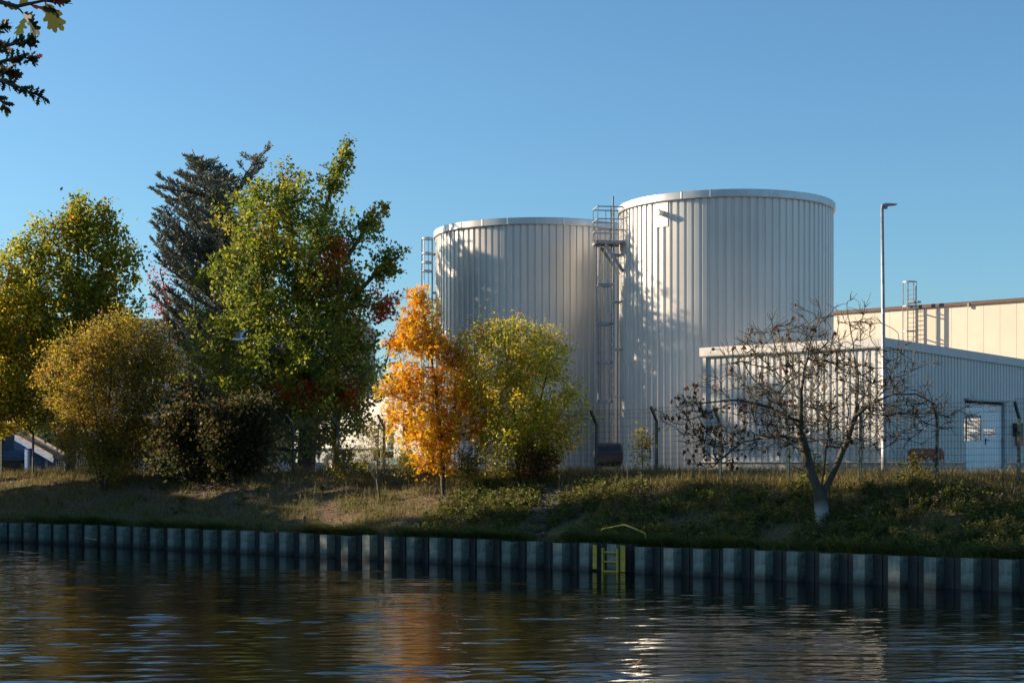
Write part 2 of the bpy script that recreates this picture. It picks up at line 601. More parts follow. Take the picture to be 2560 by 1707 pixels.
def make_pile_mesh():
    th = 0.014
    prof = pile_profile(0)
    off = [(a, b + 0.02) for a, b in prof]
    z0, z1 = -1.2, PTOP
    mb = MB()

    def w(p, z): return (p[0], p[1], z)
    for i in range(4):
        a, b, c, d = prof[i], prof[i + 1], off[i + 1], off[i]
        mb.poly([w(a, z0), w(b, z0), w(b, z1), w(a, z1)])
        mb.poly([w(d, z1), w(c, z1), w(c, z0), w(d, z0)])
        mb.poly([w(a, z1), w(b, z1), w(c, z1), w(d, z1)])
    # interlock rib on the inner flange
    mb.box((0.70, 0.285, (z0 + z1) / 2), (0.05, 0.03, z1 - z0 - 0.02))
    # straight back plate behind the folds carrying the soil
    mb.poly([w((0, 0.33), z0), w((1.0286, 0.33), z0), w((1.0286, 0.33), z1 - 0.01), w((0, 0.33), z1 - 0.01)])
    me = bpy.data.meshes.new('sheet_pile')
    me.from_pydata(mb.v, [], mb.f)
    me.materials.append(M['pile'])
    me.materials.append(M['pile_inner'])          # inner flange and back plate coloured darker than the outer faces
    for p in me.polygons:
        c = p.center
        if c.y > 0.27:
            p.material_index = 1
    return me


pile_me = make_pile_mesh()
ang_wall = math.atan2(ES[1], ES[0])
rp = random.Random(3)
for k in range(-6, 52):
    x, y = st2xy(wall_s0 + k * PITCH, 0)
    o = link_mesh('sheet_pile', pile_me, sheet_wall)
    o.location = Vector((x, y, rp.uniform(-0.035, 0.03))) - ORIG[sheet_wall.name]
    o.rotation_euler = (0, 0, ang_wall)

# ------------------------------------------------------------------ vegetation tools
def interp_env(env, y):
    ys = [e[0] for e in env]
    return np.interp(y, ys, [e[1] for e in env]), np.interp(y, ys, [e[2] for e in env])


def env_points(env, n, Z, rng, shell=0.45, depth=0.9):
    y0, y1 = env[0][0], env[-1][0]
    yy = np.linspace(y0, y1, 200)
    a, b = interp_env(env, yy)
    w = np.maximum(b - a, 4) ** 1.5
    w /= w.sum()
    y = rng.choice(yy, n, p=w) + rng.uniform(-1, 1, n) * (y1 - y0) / 200
    a, b = interp_env(env, y)
    r = rng.random(n) ** shell
    th = rng.random(n) * 2 * math.pi
    ph = float(rng.random() * 50)
    lob = np.array([1 + 0.62 * noise.noise(Vector((math.cos(c) * 1.5, math.sin(c) * 1.5, v * 0.016 + ph))) for c, v in zip(th, y)])
    r = r * np.clip(lob, 0.6, 1.2)
    hw = (b - a) / 2
    xd = (a + b) / 2 + hw * r * np.cos(th)
    Zs = Z + hw * K / FPX * Z * r * np.sin(th) * depth
    X = (xd * K - 1280) / FPX * Z
    z = EYE + (1160 - y * K) / FPX * Z
    return np.stack([X, Zs, z], -1)


def grow(trunks, targets, seed, r_base, r_tip=0.008, seg=0.45, pw=0.5, droop=0.25, wig=0.06):
    """trunks: list of polylines (first starts at the base). Every target is joined to the nearest
    suitable node; returns chains (points, radii) and the direction of each tip"""
    rng = random.Random(seed)
    pos, par, dirs = [], [], []
    chains = []

    def add(p, pa):
        pos.append(Vector(p))
        par.append(pa)
        d = Vector((0, 0, 1)) if pa < 0 else (Vector(p) - pos[pa])
        dirs.append(d.normalized() if d.length > 1e-6 else Vector((0, 0, 1)))
        return len(pos) - 1
    for ti, poly in enumerate(trunks):
        poly = [Vector(p) for p in poly]
        if ti == 0:
            i = add(poly[0], -1)
            ch = [i]
        else:
            i = min(range(len(pos)), key=lambda q: (pos[q] - poly[0]).length)
            ch = [i]
        for a, b in zip(poly[:-1], poly[1:]):
            n = max(1, int((b - a).length / seg))
            for q in range(1, n + 1):
                w = Vector((rng.uniform(-1, 1), rng.uniform(-1, 1), 0)) * wig * 0.5
                i = add(a.lerp(b, q / n) + (w if q < n else Vector()), i)
                ch.append(i)
        chains.append(ch)
    n_tr = len(pos)
    base = pos[0]
    cap = len(pos) + len(targets) * 16 + 10
    PA = np.zeros((cap, 3))
    PA[:n_tr] = [tuple(p) for p in pos]
    first_ok = 1
    zmin = base.z + 0.12 * (max(p.z for p in pos) - base.z)
    mask = np.zeros(cap, dtype=bool)
    mask[:n_tr] = [p.z > zmin for p in pos]
    order = sorted(range(len(targets)), key=lambda q: min((targets[q] - np.array(pos[j])) @ (targets[q] - np.array(pos[j])) for j in range(0, n_tr, 2)))
    tips = {}
    for q in order:
        t = targets[q]
        m = len(pos)
        d = PA[:m] - t
        hd = np.hypot(d[:, 0], d[:, 1])
        dist = np.sqrt((d ** 2).sum(1))
        cost = dist + 1.2 * np.maximum(0, d[:, 2] + droop * hd)
        cost[~mask[:m]] = 1e9
        j = int(cost.argmin())
        a = pos[j]
        b = Vector(t)
        L = (b - a).length
        c = a + dirs[j] * L * 0.35 + Vector((0, 0, 0.08 * L))
        n = max(2, min(14, int(L / seg) + 1))
        ch = [j]
        i = j
        for s in range(1, n + 1):
            u = s / n
            p = a * (1 - u) ** 2 + c * 2 * u * (1 - u) + b * u * u
            if s < n:
                p += Vector((rng.uniform(-1, 1), rng.uniform(-1, 1), rng.uniform(-1, 1))) * wig * min(1, L)
            i = add(p, i)
            PA[i] = p
            mask[i] = True
            ch.append(i)
        chains.append(ch)
        tips[q] = dirs[i]
    cnt = np.zeros(len(pos))
    for ch in chains:
        cnt[ch[-1]] += 1
    for i in range(len(pos) - 1, 0, -1):
        cnt[par[i]] += cnt[i]
    tot = cnt[0]
    rad = r_tip + (r_base - r_tip) * (np.maximum(cnt - 1, 0) / max(1, tot - 1)) ** pw
    out = []
    for ch in chains:
        rr = [rad[i] for i in ch]
        if len(ch) > 1 and par[ch[0]] >= 0:
            rr[0] = min(rr[0], rr[1] * 1.25)
        out.append(([pos[i] for i in ch], rr))
    td = np.array([tuple(tips[q]) for q in range(len(targets))]) if len(targets) else np.zeros((0, 3))
    return out, td


def unit(a):
    return a / np.maximum(np.linalg.norm(a, axis=1, keepdims=True), 1e-9)


KITE = (np.array([(0, 0, 0), (0.45, 0.36, 0.06), (1, 0, 0), (0.45, -0.36, 0.06)]), np.array([(0, 1, 2, 3)]))
SLIM = (np.array([(0, 0, 0), (0.45, 0.22, 0.04), (1, 0, -0.03), (0.45, -0.22, 0.04)]), np.array([(0, 1, 2, 3)]))


def lobed(n_l, spread, w):
    v, f = [], []
    for k in range(n_l):
        a = math.radians(-spread / 2 + spread * k / (n_l - 1))
        ln = 1.0 - 0.25 * abs(a) / math.radians(spread / 2)
        c, s = math.cos(a), math.sin(a)
        b = len(v)
        for x, y, z in ((0, 0, 0), (0.5 * ln, w, 0.05), (ln, 0, -0.06), (0.5 * ln, -w, 0.05)):
            v.append((x * c - y * s, x * s + y * c, z))
        f.append((b, b + 1, b + 2, b + 3))
    return np.array(v), np.array(f)


MAPLE = lobed(3, 130, 0.2)


def leaves(name, pos, size, colours, material, parent, rng, shape=KITE, axis=None, jit=1.0, up=0.0, flat=0.0):
    """one mesh of separate little leaves at pos (n,3); axis = preferred leaf direction"""
    n = len(pos)
    a = rng.normal(size=(n, 3))
    if axis is not None:
        a = axis + a * jit * 0.5
    a[:, 2] += up
    a = unit(a)
    h = rng.normal(size=(n, 3))
    h[:, 2] += flat
    b = unit(np.cross(h, a))
    c = np.cross(a, b)
    T, F = shape
    sz = (size * rng.uniform(0.5, 1.35, n))[:, None, None]
    V = pos[:, None, :] + sz * (T[None, :, 0:1] * a[:, None, :] + T[None, :, 1:2] * b[:, None, :] + T[None, :, 2:3] * c[:, None, :])
    k = len(T)
    FF = (F[None] + (np.arange(n) * k)[:, None, None]).reshape(-1, F.shape[1])
    o0 = np.array(ORIG[parent.name]) if parent is not None else np.zeros(3)
    me = bpy.data.meshes.new(name)
    fast_mesh(me, V.reshape(-1, 3) - o0, FF, colours=np.repeat(colours, k, axis=0))
    me.materials.append(material)
    return link_mesh(name, me, parent)


def palette(cols, weights, n, rng, clump=None, spread=0.25):
    cols = np.array(cols)
    weights = np.array(weights, dtype=float)
    weights /= weights.sum()
    if clump is None:
        i = rng.choice(len(cols), n, p=weights)
    else:
        nc = clump.max() + 1
        ic = rng.choice(len(cols), nc, p=weights)
        i = np.where(rng.random(n) < 0.62, ic[clump], rng.choice(len(cols), n, p=weights))
    c = cols[i] * rng.uniform(1 - spread, 1 + spread, (n, 1))
    if clump is not None:
        c = c * rng.uniform(0.72, 1.25, (clump.max() + 1, 1))[clump]
    return np.clip(c, 0.002, 0.9)


def make_tree(name, label, cat, base, trunks, envs, Z, seed, r_base, cols, weights, leaf=0.11, per=55, sig=0.22, stick=0.45,
              shape=KITE, bark='bark', lm='leaf', group=None, shell=0.45, droop=0.25, pw=0.5, r_tip=0.008, depth=0.9, flat=0.0, crown='crown', keep=1.0):
    rng = np.random.default_rng(seed)
    root = thing(name, label, cat, base, group)
    tg = np.concatenate([env_points(e[0], e[1], Z, rng, shell, depth) for e in envs])
    sm = np.concatenate([np.full(e[1], e[2] if len(e) > 2 else 1.0) for e in envs])
    chains, td = grow(trunks, tg, seed, r_base, r_tip, pw=pw, droop=droop)
    mb = MB()
    for pts, rr in chains:
        mb.tube(pts, rr, 8 if rr[0] > 0.05 else 4, cap=False)
    mb.build('trunk', M[bark], root, smooth=True)
    n = len(tg)
    cl = np.repeat(np.arange(n), per)
    k = len(cl)
    u = rng.random(k) ** 0.8
    sc = (rng.uniform(0.6, 1.35, n) * sm)[cl]
    off = np.clip(rng.normal(size=(k, 3)), -1.4, 1.4) * sig * sc[:, None] * (0.45 + 0.75 * u)[:, None]
    pos = tg[cl] + td[cl] * ((0.35 - u) * stick * 2)[:, None] * sc[:, None] + off
    if keep < 1 or sm.min() < 1:
        s = rng.random(k) < keep * sm[cl] ** 1.6
        pos, cl = pos[s], cl[s]
    ax = unit(td[cl] * 0.6 + unit(off[:len(cl)] + 1e-6) * 0.8)
    leaves(crown, pos, leaf, palette(cols, weights, len(pos), rng, cl), M[lm], root, rng, shape, axis=ax, jit=1.3, flat=flat)
    return root, tg


def V3(x, y, z): return Vector((x, y, z))


def gbase(xd, Z, sink=0.08):
    x = PX(xd, Z)
    return V3(x, Z, gz(x, Z) - sink)


# ------------------------------------------------------------------ tanks
GZ = 2.9


def make_tank(label, cx, cy, R, ztop, vent=False):
    root = thing('storage_tank', label, 'tank', (cx, cy, GZ), 'silver storage tanks')
    pitch = 0.335
    n = int(round(2 * math.pi * R / pitch))
    mb = MB()
    rim_h = 0.34
    zm = (GZ + ztop) / 2 - 0.3
    zs = [(GZ + 0.05, 0.0), (zm, 0.0), (zm - 0.001, 0.012), (ztop - rim_h + 0.05, 0.012)]
    prof = [(0.0, 0.0), (0.54, 0.0), (0.66, -0.055), (0.88, -0.055)]
    m = n * len(prof)
    for z, o_ in zs:
        for k in range(n):
            for f, d in prof:
                a = 2 * math.pi * (k + f) / n
                mb.v.append((cx + (R + d + o_) * math.cos(a), cy + (R + d + o_) * math.sin(a), z))
    for q_ in range(3):
        for i in range(m):
            j = (i + 1) % m
            mb.f.append((q_ * m + i, q_ * m + j, q_ * m + m + j, q_ * m + m + i))
    mb.build('wall', M['tank'], root)
    # base ring of concrete
    MB().lathe((cx, cy, GZ), [(R + 0.22, -0.3), (R + 0.22, 0.12), (R - 0.06, 0.12)], 96).build('foundation', M['concrete'], root, smooth=False)
    # flashing round the top edge with small joints
    mb = MB()
    mb.lathe((cx, cy, 0), [(R - 0.06, ztop - rim_h), (R + 0.09, ztop - rim_h), (R + 0.10, ztop - rim_h + 0.03), (R + 0.09, ztop - rim_h + 0.04),
                           (R + 0.09, ztop - 0.02), (R + 0.07, ztop), (R - 0.25, ztop + 0.01)], 480, joints=20)
    mb.build('rim', M['rim'], root)
    MB().lathe((cx, cy, 0), [(R - 0.24, ztop - 0.04), (0.01, ztop + 0.12)], 64).build('roof', M['galv'], root, smooth=True)
    if vent:
        a = math.radians(vent)
        d = Vector((math.cos(a), math.sin(a), 0))
        w = Vector((-d.y, d.x, 0))
        c = Vector((cx, cy, 0)) + d * (R + 0.012)
        mb = MB()
        mb.box(c + Vector((0, 0, ztop - 0.85)), (0.03, 0.62, 1.12), d)
        pl = mb.build('vent_plate', M['tank'], root)
        mb = MB()
        z = ztop - 0.82
        mb.tube([c + Vector((0, 0, z)), c + d * 0.22 + Vector((0, 0, z)), c + d * 0.27 + Vector((0, 0, z))], [0.12, 0.12, 0.15], 20)
        mb.tube([c + d * 0.27 + Vector((0, 0, z)), c + d * 0.34 + Vector((0, 0, z - 0.01))], [0.15, 0.135], 20)
        mb.build('vent_pipe', M['white'], pl, smooth=False)
    return root


def caged_ladder(root, cx, cy, R, out_ang, zplat, ztop, zbot, post_up=0.0, side=1):
    a = math.radians(out_ang)
    d = Vector((math.cos(a), math.sin(a), 0))
    w = Vector((-d.y, d.x, 0)) * side
    c0 = Vector((cx, cy, 0)) + d * R

    def q(o, t, z): return c0 + d * o + w * t + Vector((0, 0, z))
    mb = MB()
    for t in (-0.26, 0.26):
        mb.box(q(0.42, t, (zbot + ztop) / 2), (0.06, 0.035, ztop - zbot), d)
    z = zbot + 0.3
    while z < ztop - 0.1:
        mb.tube([q(0.42, -0.26, z), q(0.42, 0.26, z)], 0.016, 6)
        z += 0.3
    z = zbot + 0.8
    while z < zplat:
        for t in (-0.26, 0.26):
            mb.box(q(0.2, t, z), (0.42, 0.04, 0.07), d)
        z += 2.1
    lad = mb.build('caged_ladder', M['galv'], root)
    cage = MB()

    def hoop(z, zw=0.09):
        pts = []
        for i in range(15):
            t = math.radians(-100 + 200 * i / 14)
            pts.append((0.72 + 0.44 * math.cos(t), 0.42 * math.sin(t)))
        pts = [(0.44, -0.27)] + pts + [(0.44, 0.27)]
        for p0, p1 in zip(pts[:-1], pts[1:]):
            m = ((p0[0] + p1[0]) / 2, (p0[1] + p1[1]) / 2)
            v = d * (p1[0] - p0[0]) + w * (p1[1] - p0[1])
            cage.box(q(m[0], m[1], z), (v.length + 0.01, 0.012, zw), v)
    zc = zbot + 2.6
    hz = []
    z = zplat - 1.9
    while z > zc:
        hz.append(z)
        z -= 1.72
    for z in hz: hoop(z, 0.11)
    zl = min(hz) if hz else zplat
    for t in (-90, -45, 0, 45, 90):
        r = math.radians(t)
        cage.box(q(0.72 + 0.43 * math.cos(r), 0.41 * math.sin(r), (zl + zplat) / 2), (0.05, 0.02, zplat - zl + 0.1), d * math.cos(r) + w * math.sin(r) + Vector((0, 0, 0)))
    cage.build('safety_cage', M['galv'], lad)
    pf = MB()
    pf.box(q(0.62, 0, zplat), (1.2, 1.15, 0.05), d)
    for t in (-0.56, 0.56):
        pf.box(q(0.62, t, zplat - 0.03), (1.22, 0.04, 0.13), d)
    pf.box(q(1.22, 0, zplat - 0.03), (0.04, 1.16, 0.13), d)
    for t in (-0.5, 0.5):
        pf.box((q(0.03, t, zplat - 1.35) + q(0.85, t, zplat - 0.15)) / 2, ((q(0.03, t, zplat - 1.35) - q(0.85, t, zplat - 0.15)).length, 0.05, 0.14),
               q(0.85, t, zplat - 0.15) - q(0.03, t, zplat - 1.35), d)
    for t in (-0.56, 0.56):
        for o in (0.06, 0.62, 1.2):
            pf.box(q(o, t, zplat + (ztop - zplat) / 2), (0.034, 0.034, ztop - zplat), d)
        for f in (0.32, 0.62, 0.97):
            pf.box(q(0.63, t, zplat + (ztop - zplat) * f), (1.18, 0.03, 0.05), d)
    for f in (0.32, 0.62, 0.97):
        pf.box(q(1.205, 0, zplat + (ztop - zplat) * f), (0.03, 1.12, 0.05), d)
    if post_up:
        pf.box(q(0.28, -0.56 * side, ztop + post_up / 2), (0.07, 0.07, post_up), d)
        pf.box(q(0.28, -0.56 * side, zplat - 2 + (ztop - zplat + 2) / 2), (0.07, 0.07, ztop - zplat + 2), d)
    pf.build('platform', M['galv'], lad)
    return lad


def slim_ladder(root, cx, cy, R, out_ang, hoops, zbot):
    a = math.radians(out_ang)
    d = Vector((math.cos(a), math.sin(a), 0))
    w = Vector((-d.y, d.x, 0))
    c0 = Vector((cx, cy, 0)) + d * R

    def q(o, t, z): return c0 + d * o + w * t + Vector((0, 0, z))
    mb = MB()
    zt = hoops[-1]
    for t in (-0.25, 0.25):
        mb.box(q(0.17, t, (zbot + zt) / 2), (0.05, 0.035, zt - zbot), d)
    z = zbot + 0.3
    while z < zt:
        mb.tube([q(0.17, -0.25, z), q(0.17, 0.25, z)], 0.015, 6)
        z += 0.3
    z = zbot + 0.8
    while z < zt:
        for t in (-0.25, 0.25):
            mb.box(q(0.07, t, z), (0.2, 0.04, 0.06), d)
        z += 1.9
    lad = mb.build('caged_ladder', M['galv'], root)
    cage = MB()
    allh = list(hoops) + [11.3, 9.7, 8.1, 6.5]
    for z in allh:
        pts = [(0.17, -0.26)] + [(0.36 + 0.33 * math.cos(math.radians(t)), 0.36 * math.sin(math.radians(t))) for t in range(-95, 96, 19)] + [(0.17, 0.26)]
        for p0, p1 in zip(pts[:-1], pts[1:]):
            v = d * (p1[0] - p0[0]) + w * (p1[1] - p0[1])
            cage.box(q((p0[0] + p1[0]) / 2, (p0[1] + p1[1]) / 2, z), (v.length + 0.01, 0.012, 0.07), v)
    for t in (-90, -45, 0, 45, 90):
        r = math.radians(t)
        cage.box(q(0.36 + 0.325 * math.cos(r), 0.35 * math.sin(r), (6.5 + zt) / 2), (0.045, 0.018, zt - 6.4), d * math.cos(r) + w * math.sin(r))
    cage.build('safety_cage', M['galv'], lad)


ZT = 14.85
tank_b = make_tank('large silver ribbed tank standing in front, half behind the low shed', PX(1666.5, 72), 72.0, 4.76, ZT, vent=180 + 48)
tank_a = make_tank('large silver ribbed tank farther back, partly behind the orange tree', PX(1227, 80), 80.0, 4.93, ZT + 0.02)
caged_ladder(tank_b, PX(1666.5, 72), 72.0, 4.76, 188, 13.15, 14.72, 3.4, post_up=0.6)
slim_ladder(tank_a, PX(1227, 80), 80.0, 4.93, 186, (12.87, 13.3, 13.75, 14.48), 3.4)

# ------------------------------------------------------------------ low shed in front of the tank
CZ = 53.5
CORNER = P(2028, 1080, CZ)
C2 = np.array((CORNER.x, CORNER.y))
DL = np.array((-0.748, 0.664))
DR = np.array((0.664, 0.748))
SH_L, SH_R = 7.22, 19.0
ZW = 7.53


def shp(a, b, z):
    """point a metres along the left wall and b metres along the right wall from the corner"""
    q = C2 + DL * a + DR * b
    return Vector((q[0], q[1], z))


def d3(v): return Vector((v[0], v[1], 0))


def ribbed(mb, p0, dr, length, nrm, z0, z1a, z1b, pitch=0.25, depth=0.04, inward=True):
    n = int(length / pitch)
    p0, dr, nrm = Vector(p0), Vector(dr), Vector(nrm)
    pr = [(0.0, 0.0), (0.55, 0.0), (0.67, -depth), (0.88, -depth)]
    pts = []
    for k in range(n):
        for f, d in pr:
            pts.append(((k + f) * pitch, d))
    pts.append((length, 0.0))
    for (a, d0), (b, d1) in zip(pts[:-1], pts[1:]):
        q0 = p0 + dr * a + nrm * d0
        q1 = p0 + dr * b + nrm * d1
        za = z1a + (z1b - z1a) * a / length
        zb = z1a + (z1b - z1a) * b / length
        mb.poly([(q0.x, q0.y, z0), (q1.x, q1.y, z0), (q1.x, q1.y, zb), (q0.x, q0.y, za)])


shed = thing('metal_shed', 'low pale corrugated metal shed with a white double door, at the foot of the tank', 'shed', (CORNER.x, CORNER.y, GZ))
ZP = 3.38                                    # top of the concrete plinth
SLOPE = -0.017
zR = ZW + SLOPE * SH_R
fas = 0.31
nL, nR = d3(-DR), d3(-DL)
mb = MB()
ribbed(mb, shp(0, 0, 0) + d3(DL) * 0.04, d3(DL), SH_L - 0.08, nL, ZP, ZW - fas + 0.06, ZW - fas + 0.06)
mb.build('wall', M['shed'], shed)
# right wall with a gap for the door
DB0, DB1, DZ1 = 6.1, 9.35, 5.62
mb = MB()
ribbed(mb, shp(0, 0.04, 0), d3(DR), DB0 - 0.04, nR, ZP, ZW - fas + 0.06, ZW - fas + 0.06 + SLOPE * DB0)
ribbed(mb, shp(0, DB1, 0), d3(DR), SH_R - DB1, nR, ZP, ZW - fas + 0.06 + SLOPE * DB1, zR - fas + 0.06)
ribbed(mb, shp(0, DB0, 0), d3(DR), DB1 - DB0, nR, DZ1, ZW - fas + 0.06 + SLOPE * DB0, ZW - fas + 0.06 + SLOPE * DB1)
# hidden rear walls
mb.poly([shp(SH_L, 0, ZP), shp(SH_L, SH_R, ZP), shp(SH_L, SH_R, zR - 0.1), shp(SH_L, 0, ZW - 0.1)])
mb.poly([shp(0, SH_R, ZP), shp(SH_L, SH_R, ZP), shp(SH_L, SH_R, zR - 0.1), shp(0, SH_R, zR - 0.1)])
mb.build('wall', M['shed'], shed)
# corner trim
MB().box(shp(-0.0, -0.0, (ZP + ZW - fas) / 2), (0.12, 0.12, ZW - fas - ZP), d3(DL)).build('corner_trim', M['shed_trim'], shed)
MB().box(shp(SH_L - 0.05, -0.02, (ZP + ZW - fas) / 2), (0.14, 0.1, ZW - fas - ZP), d3(DL)).build('corner_trim', M['shed_trim'], shed)
# fascia
mb = MB()
mb.box(shp(SH_L / 2 + 0.0, -0.07, ZW - fas / 2), (SH_L + 0.26, 0.1, fas), d3(DL))
a, b = shp(-0.07, -0.118, 0), shp(-0.07, SH_R, 0)
mb.prism([(a.x, a.y, ZW - fas), (b.x, b.y, zR - fas), (b.x, b.y, zR), (a.x, a.y, ZW)], d3(DL) * 0.1)
fa = mb.build('fascia', M['shed_trim'], shed, bevel=0.008)
mb = MB()
mb.box(shp(SH_L / 2, -0.075, ZW - fas - 0.012), (SH_L + 0.2, 0.06, 0.03), d3(DL))
mb.build('drip_edge', M['frame'], fa)
mb = MB()
mb.poly([shp(0.03, 0.03, ZW - 0.05), shp(0.03, SH_R, zR - 0.05), shp(SH_L, SH_R, zR - 0.05), shp(SH_L, 0.03, ZW - 0.05)])
mb.build('roof', M['galv'], shed)
# plinth
mb = MB()
mb.box(shp(SH_L / 2, 0.0, (GZ - 0.3 + ZP - 0.02) / 2), (SH_L, 0.06, ZP - 0.02 - GZ + 0.3), d3(DL))
mb.box(shp(0.0, DB0 / 2 + 0.03, (GZ - 0.3 + ZP - 0.02) / 2), (DB0 - 0.06, 0.06, ZP - 0.02 - GZ + 0.3), d3(DR))
mb.box(shp(0.0, (DB1 + SH_R) / 2, (GZ - 0.3 + ZP - 0.02) / 2), (SH_R - DB1, 0.06, ZP - 0.02 - GZ + 0.3), d3(DR))
mb.build('plinth', M['concrete'], shed)
mb = MB()
mb.box(shp(SH_L / 2, -0.05, ZP), (SH_L + 0.16, 0.11, 0.035), d3(DL))
mb.box(shp(-0.05, DB0 / 2, ZP), (DB0, 0.11, 0.035), d3(DR))
mb.box(shp(-0.05, (DB1 + SH_R) / 2, ZP), (SH_R - DB1, 0.11, 0.035), d3(DR))
mb.build('ledge', M['shed_trim'], shed)
# doors
DZ0 = GZ + 0.06
MB().box(shp(-0.04, DB1 - 0.12, (DZ0 + DZ1) / 2), (0.22, 0.16, DZ1 - DZ0), d3(DR)).build('door_frame', M['frame'], shed)
MB().box(shp(-0.06, (DB0 + DB1) / 2, DZ1 + 0.03), (DB1 - DB0 + 0.1, 0.2, 0.07), d3(DR)).build('door_hood', M['frame'], shed)
MB().box(shp(-0.06, (DB0 + DB1) / 2, DZ0 - 0.04), (DB1 - DB0, 0.4, 0.07), d3(DR)).build('door_step', M['concrete'], shed)
mid = 7.55
for b0, b1, nm in ((DB0 + 0.02, mid - 0.01, 0), (mid + 0.01, DB1 - 0.24, 1)):
    mb = MB()
    mb.box(shp(0.02, (b0 + b1) / 2, (DZ0 + DZ1 - 0.11) / 2 + 0.01), (b1 - b0, 0.06, DZ1 - 0.12 - DZ0), d3(DR))
    dr = mb.build('door', M['door'], shed, bevel=0.006)
    if nm:
        mb = MB()
        mb.box(shp(-0.02, mid + 0.16, 4.13), (0.05, 0.02, 0.24), d3(DR))
        mb.tube([shp(-0.02, mid + 0.16, 4.2), shp(-0.08, mid + 0.16, 4.2), shp(-0.08, mid + 0.32, 4.2)], 0.014, 8)
        mb.build('handle', M['black'], dr)
        mb = MB()
        for z in (5.27, 5.48):
            mb.box(shp(-0.016, mid + 0.78, z), (0.62, 0.006, 0.022), d3(DR))
        for bb in (mid + 0.47, mid + 1.09):
            mb.box(shp(-0.016, bb, 5.375), (0.022, 0.006, 0.2), d3(DR))
        sg = mb.build('sign_border', M['red'], dr)
        mb = MB()
        mb.box(shp(-0.0135, mid + 0.78, 5.375), (0.6, 0.005, 0.2), d3(DR))
        mb.build('sign_plate', M['white'], dr)
        for z in (3.15, 4.2, 5.2):
            MB().box(shp(-0.03, b1 - 0.01, z), (0.04, 0.05, 0.16), d3(DR)).build('hinge', M['galv'], dr)
# red framed sign and alarm box on the right wall
mb = MB()
bb = 2.75
for z in (4.48, 4.72):
    mb.box(shp(-0.012, bb, z), (0.62, 0.01, 0.025), d3(DR))
for q in (bb - 0.3, bb + 0.3):
    mb.box(shp(-0.012, q, 4.6), (0.025, 0.01, 0.22), d3(DR))
mb.build('sign_border', M['red'], shed)
MB().box(shp(-0.009, bb, 4.6), (0.6, 0.006, 0.24), d3(DR)).build('sign_plate', M['white'], shed)
o = MB().box(shp(-0.1, 10.35, 4.62), (0.55, 0.2, 0.5), d3(DR)).build('alarm_box', M['black'], shed, bevel=0.02)
MB().box(shp(-0.1, 10.5, 4.18), (0.36, 0.18, 0.34), d3(DR)).build('bell_box', M['red'], o, bevel=0.02)

# rusty red valve unit standing on legs in front of the shed
vu = thing('valve_unit', 'rusty red pump unit on thin legs standing before the shed wall', 'pump', (*(shp(-0.9, 1.3, 0).xy), GZ))
c = shp(-0.9, 1.3, 0)
ax = Vector((1, 0.05, 0)).normalized()
ay = Vector((-ax.y, ax.x, 0))


def vq(a, b, z): return Vector((c.x, c.y, z)) + ax * a + ay * b


mb = MB()
mb.tube([vq(-0.62, 0, 3.66), vq(-0.55, 0, 3.66), vq(-0.5, 0, 3.66), vq(0.5, 0, 3.66), vq(0.55, 0, 3.66), vq(0.62, 0, 3.66)], [0.05, 0.15, 0.18, 0.18, 0.15, 0.05], 18)
mb.box(vq(0, 0, 3.5), (1.14, 0.34, 0.14), ax)
for a in (-0.45, 0.0, 0.45):
    mb.box(vq(a, -0.19, 3.62), (0.05, 0.03, 0.36), ax)
mb.build('tank_body', M['rust'], vu, bevel=0.01)
for a in (-0.4, 0.36):
    MB().box(vq(a, 0, 3.15), (0.09, 0.2, 0.62), ax).build('leg', M['rust'], vu)
mb = MB()
mb.tube([vq(-0.05, -0.2, 3.42), vq(-0.05, -0.25, 3.3), vq(0.12, -0.25, 3.28), vq(0.25, -0.2, 3.36), vq(0.25, 0, 3.4)], 0.035, 10)
mb.tube([vq(0.55, -0.1, 3.46), vq(0.62, -0.1, 3.34), vq(0.58, -0.1, 3.2)], 0.03, 10)
mb.lathe(vq(0.5, -0.22, 3.36), [(0.0, 0), (0.09, 0), (0.09, 0.03), (0.0, 0.03)], 16, axis=ay)
mb.lathe(vq(-0.02, -0.24, 3.36), [(0.0, 0), (0.08, 0), (0.08, 0.03), (0.0, 0.03)], 16, axis=ay)
mb.build('pipework', M['galv'], vu)

# ------------------------------------------------------------------ beige hall behind
def hall_pt(u, h_z, vp=-4700.0, z0=100.0, u0=804.0):
    """point on the hall front seen at image column u"""
    d = Vector((vp, FPX, 0)).normalized()
    A = Vector((u0 / FPX * z0, z0, 0))
    r = u / FPX
    k = (r * A.y - A.x) / (d.x - r * d.y)
    p = A + d * k
    return Vector((p.x, p.y, h_z)), k


hd = Vector((-4700.0, FPX, 0)).normalized()
hn = Vector((-hd.y, hd.x, 0)) * 1.0
if hn.y > 0: hn = -hn
A, kA = hall_pt(560, 0)
B, kB = hall_pt(1950, 0)
HZ = EYE + 378.5 / FPX * 100.0
hall = thing('industrial_hall', 'long flat roofed hall with cream wall panels behind the low shed', 'building', (A.x, A.y, GZ))
Lh = (B - A).length
dd = (B - A).normalized()
mb = MB()
npan = int(Lh / 1.0)
for k in range(npan + 1):
    a0, a1 = k * 1.0 + 0.008, min((k + 1) * 1.0, Lh) - 0.008
    p0, p1 = A + dd * a0, A + dd * a1
    mb.prism([(p0.x, p0.y, GZ - 0.3), (p1.x, p1.y, GZ - 0.3), (p1.x, p1.y, HZ - 0.1), (p0.x, p0.y, HZ - 0.1)], -hn * 0.08)
mb.build('wall', M['beige'], hall)
mb = MB()
cc = (A + B) / 2 - hn * 9.1
mb.box((cc.x, cc.y, (GZ + HZ) / 2 - 0.2), (Lh, 18.0, HZ - GZ - 0.2), dd)
mb.build('hall_body', M['concrete'], hall)
mb = MB()
cc = (A + B) / 2 + hn * 0.02
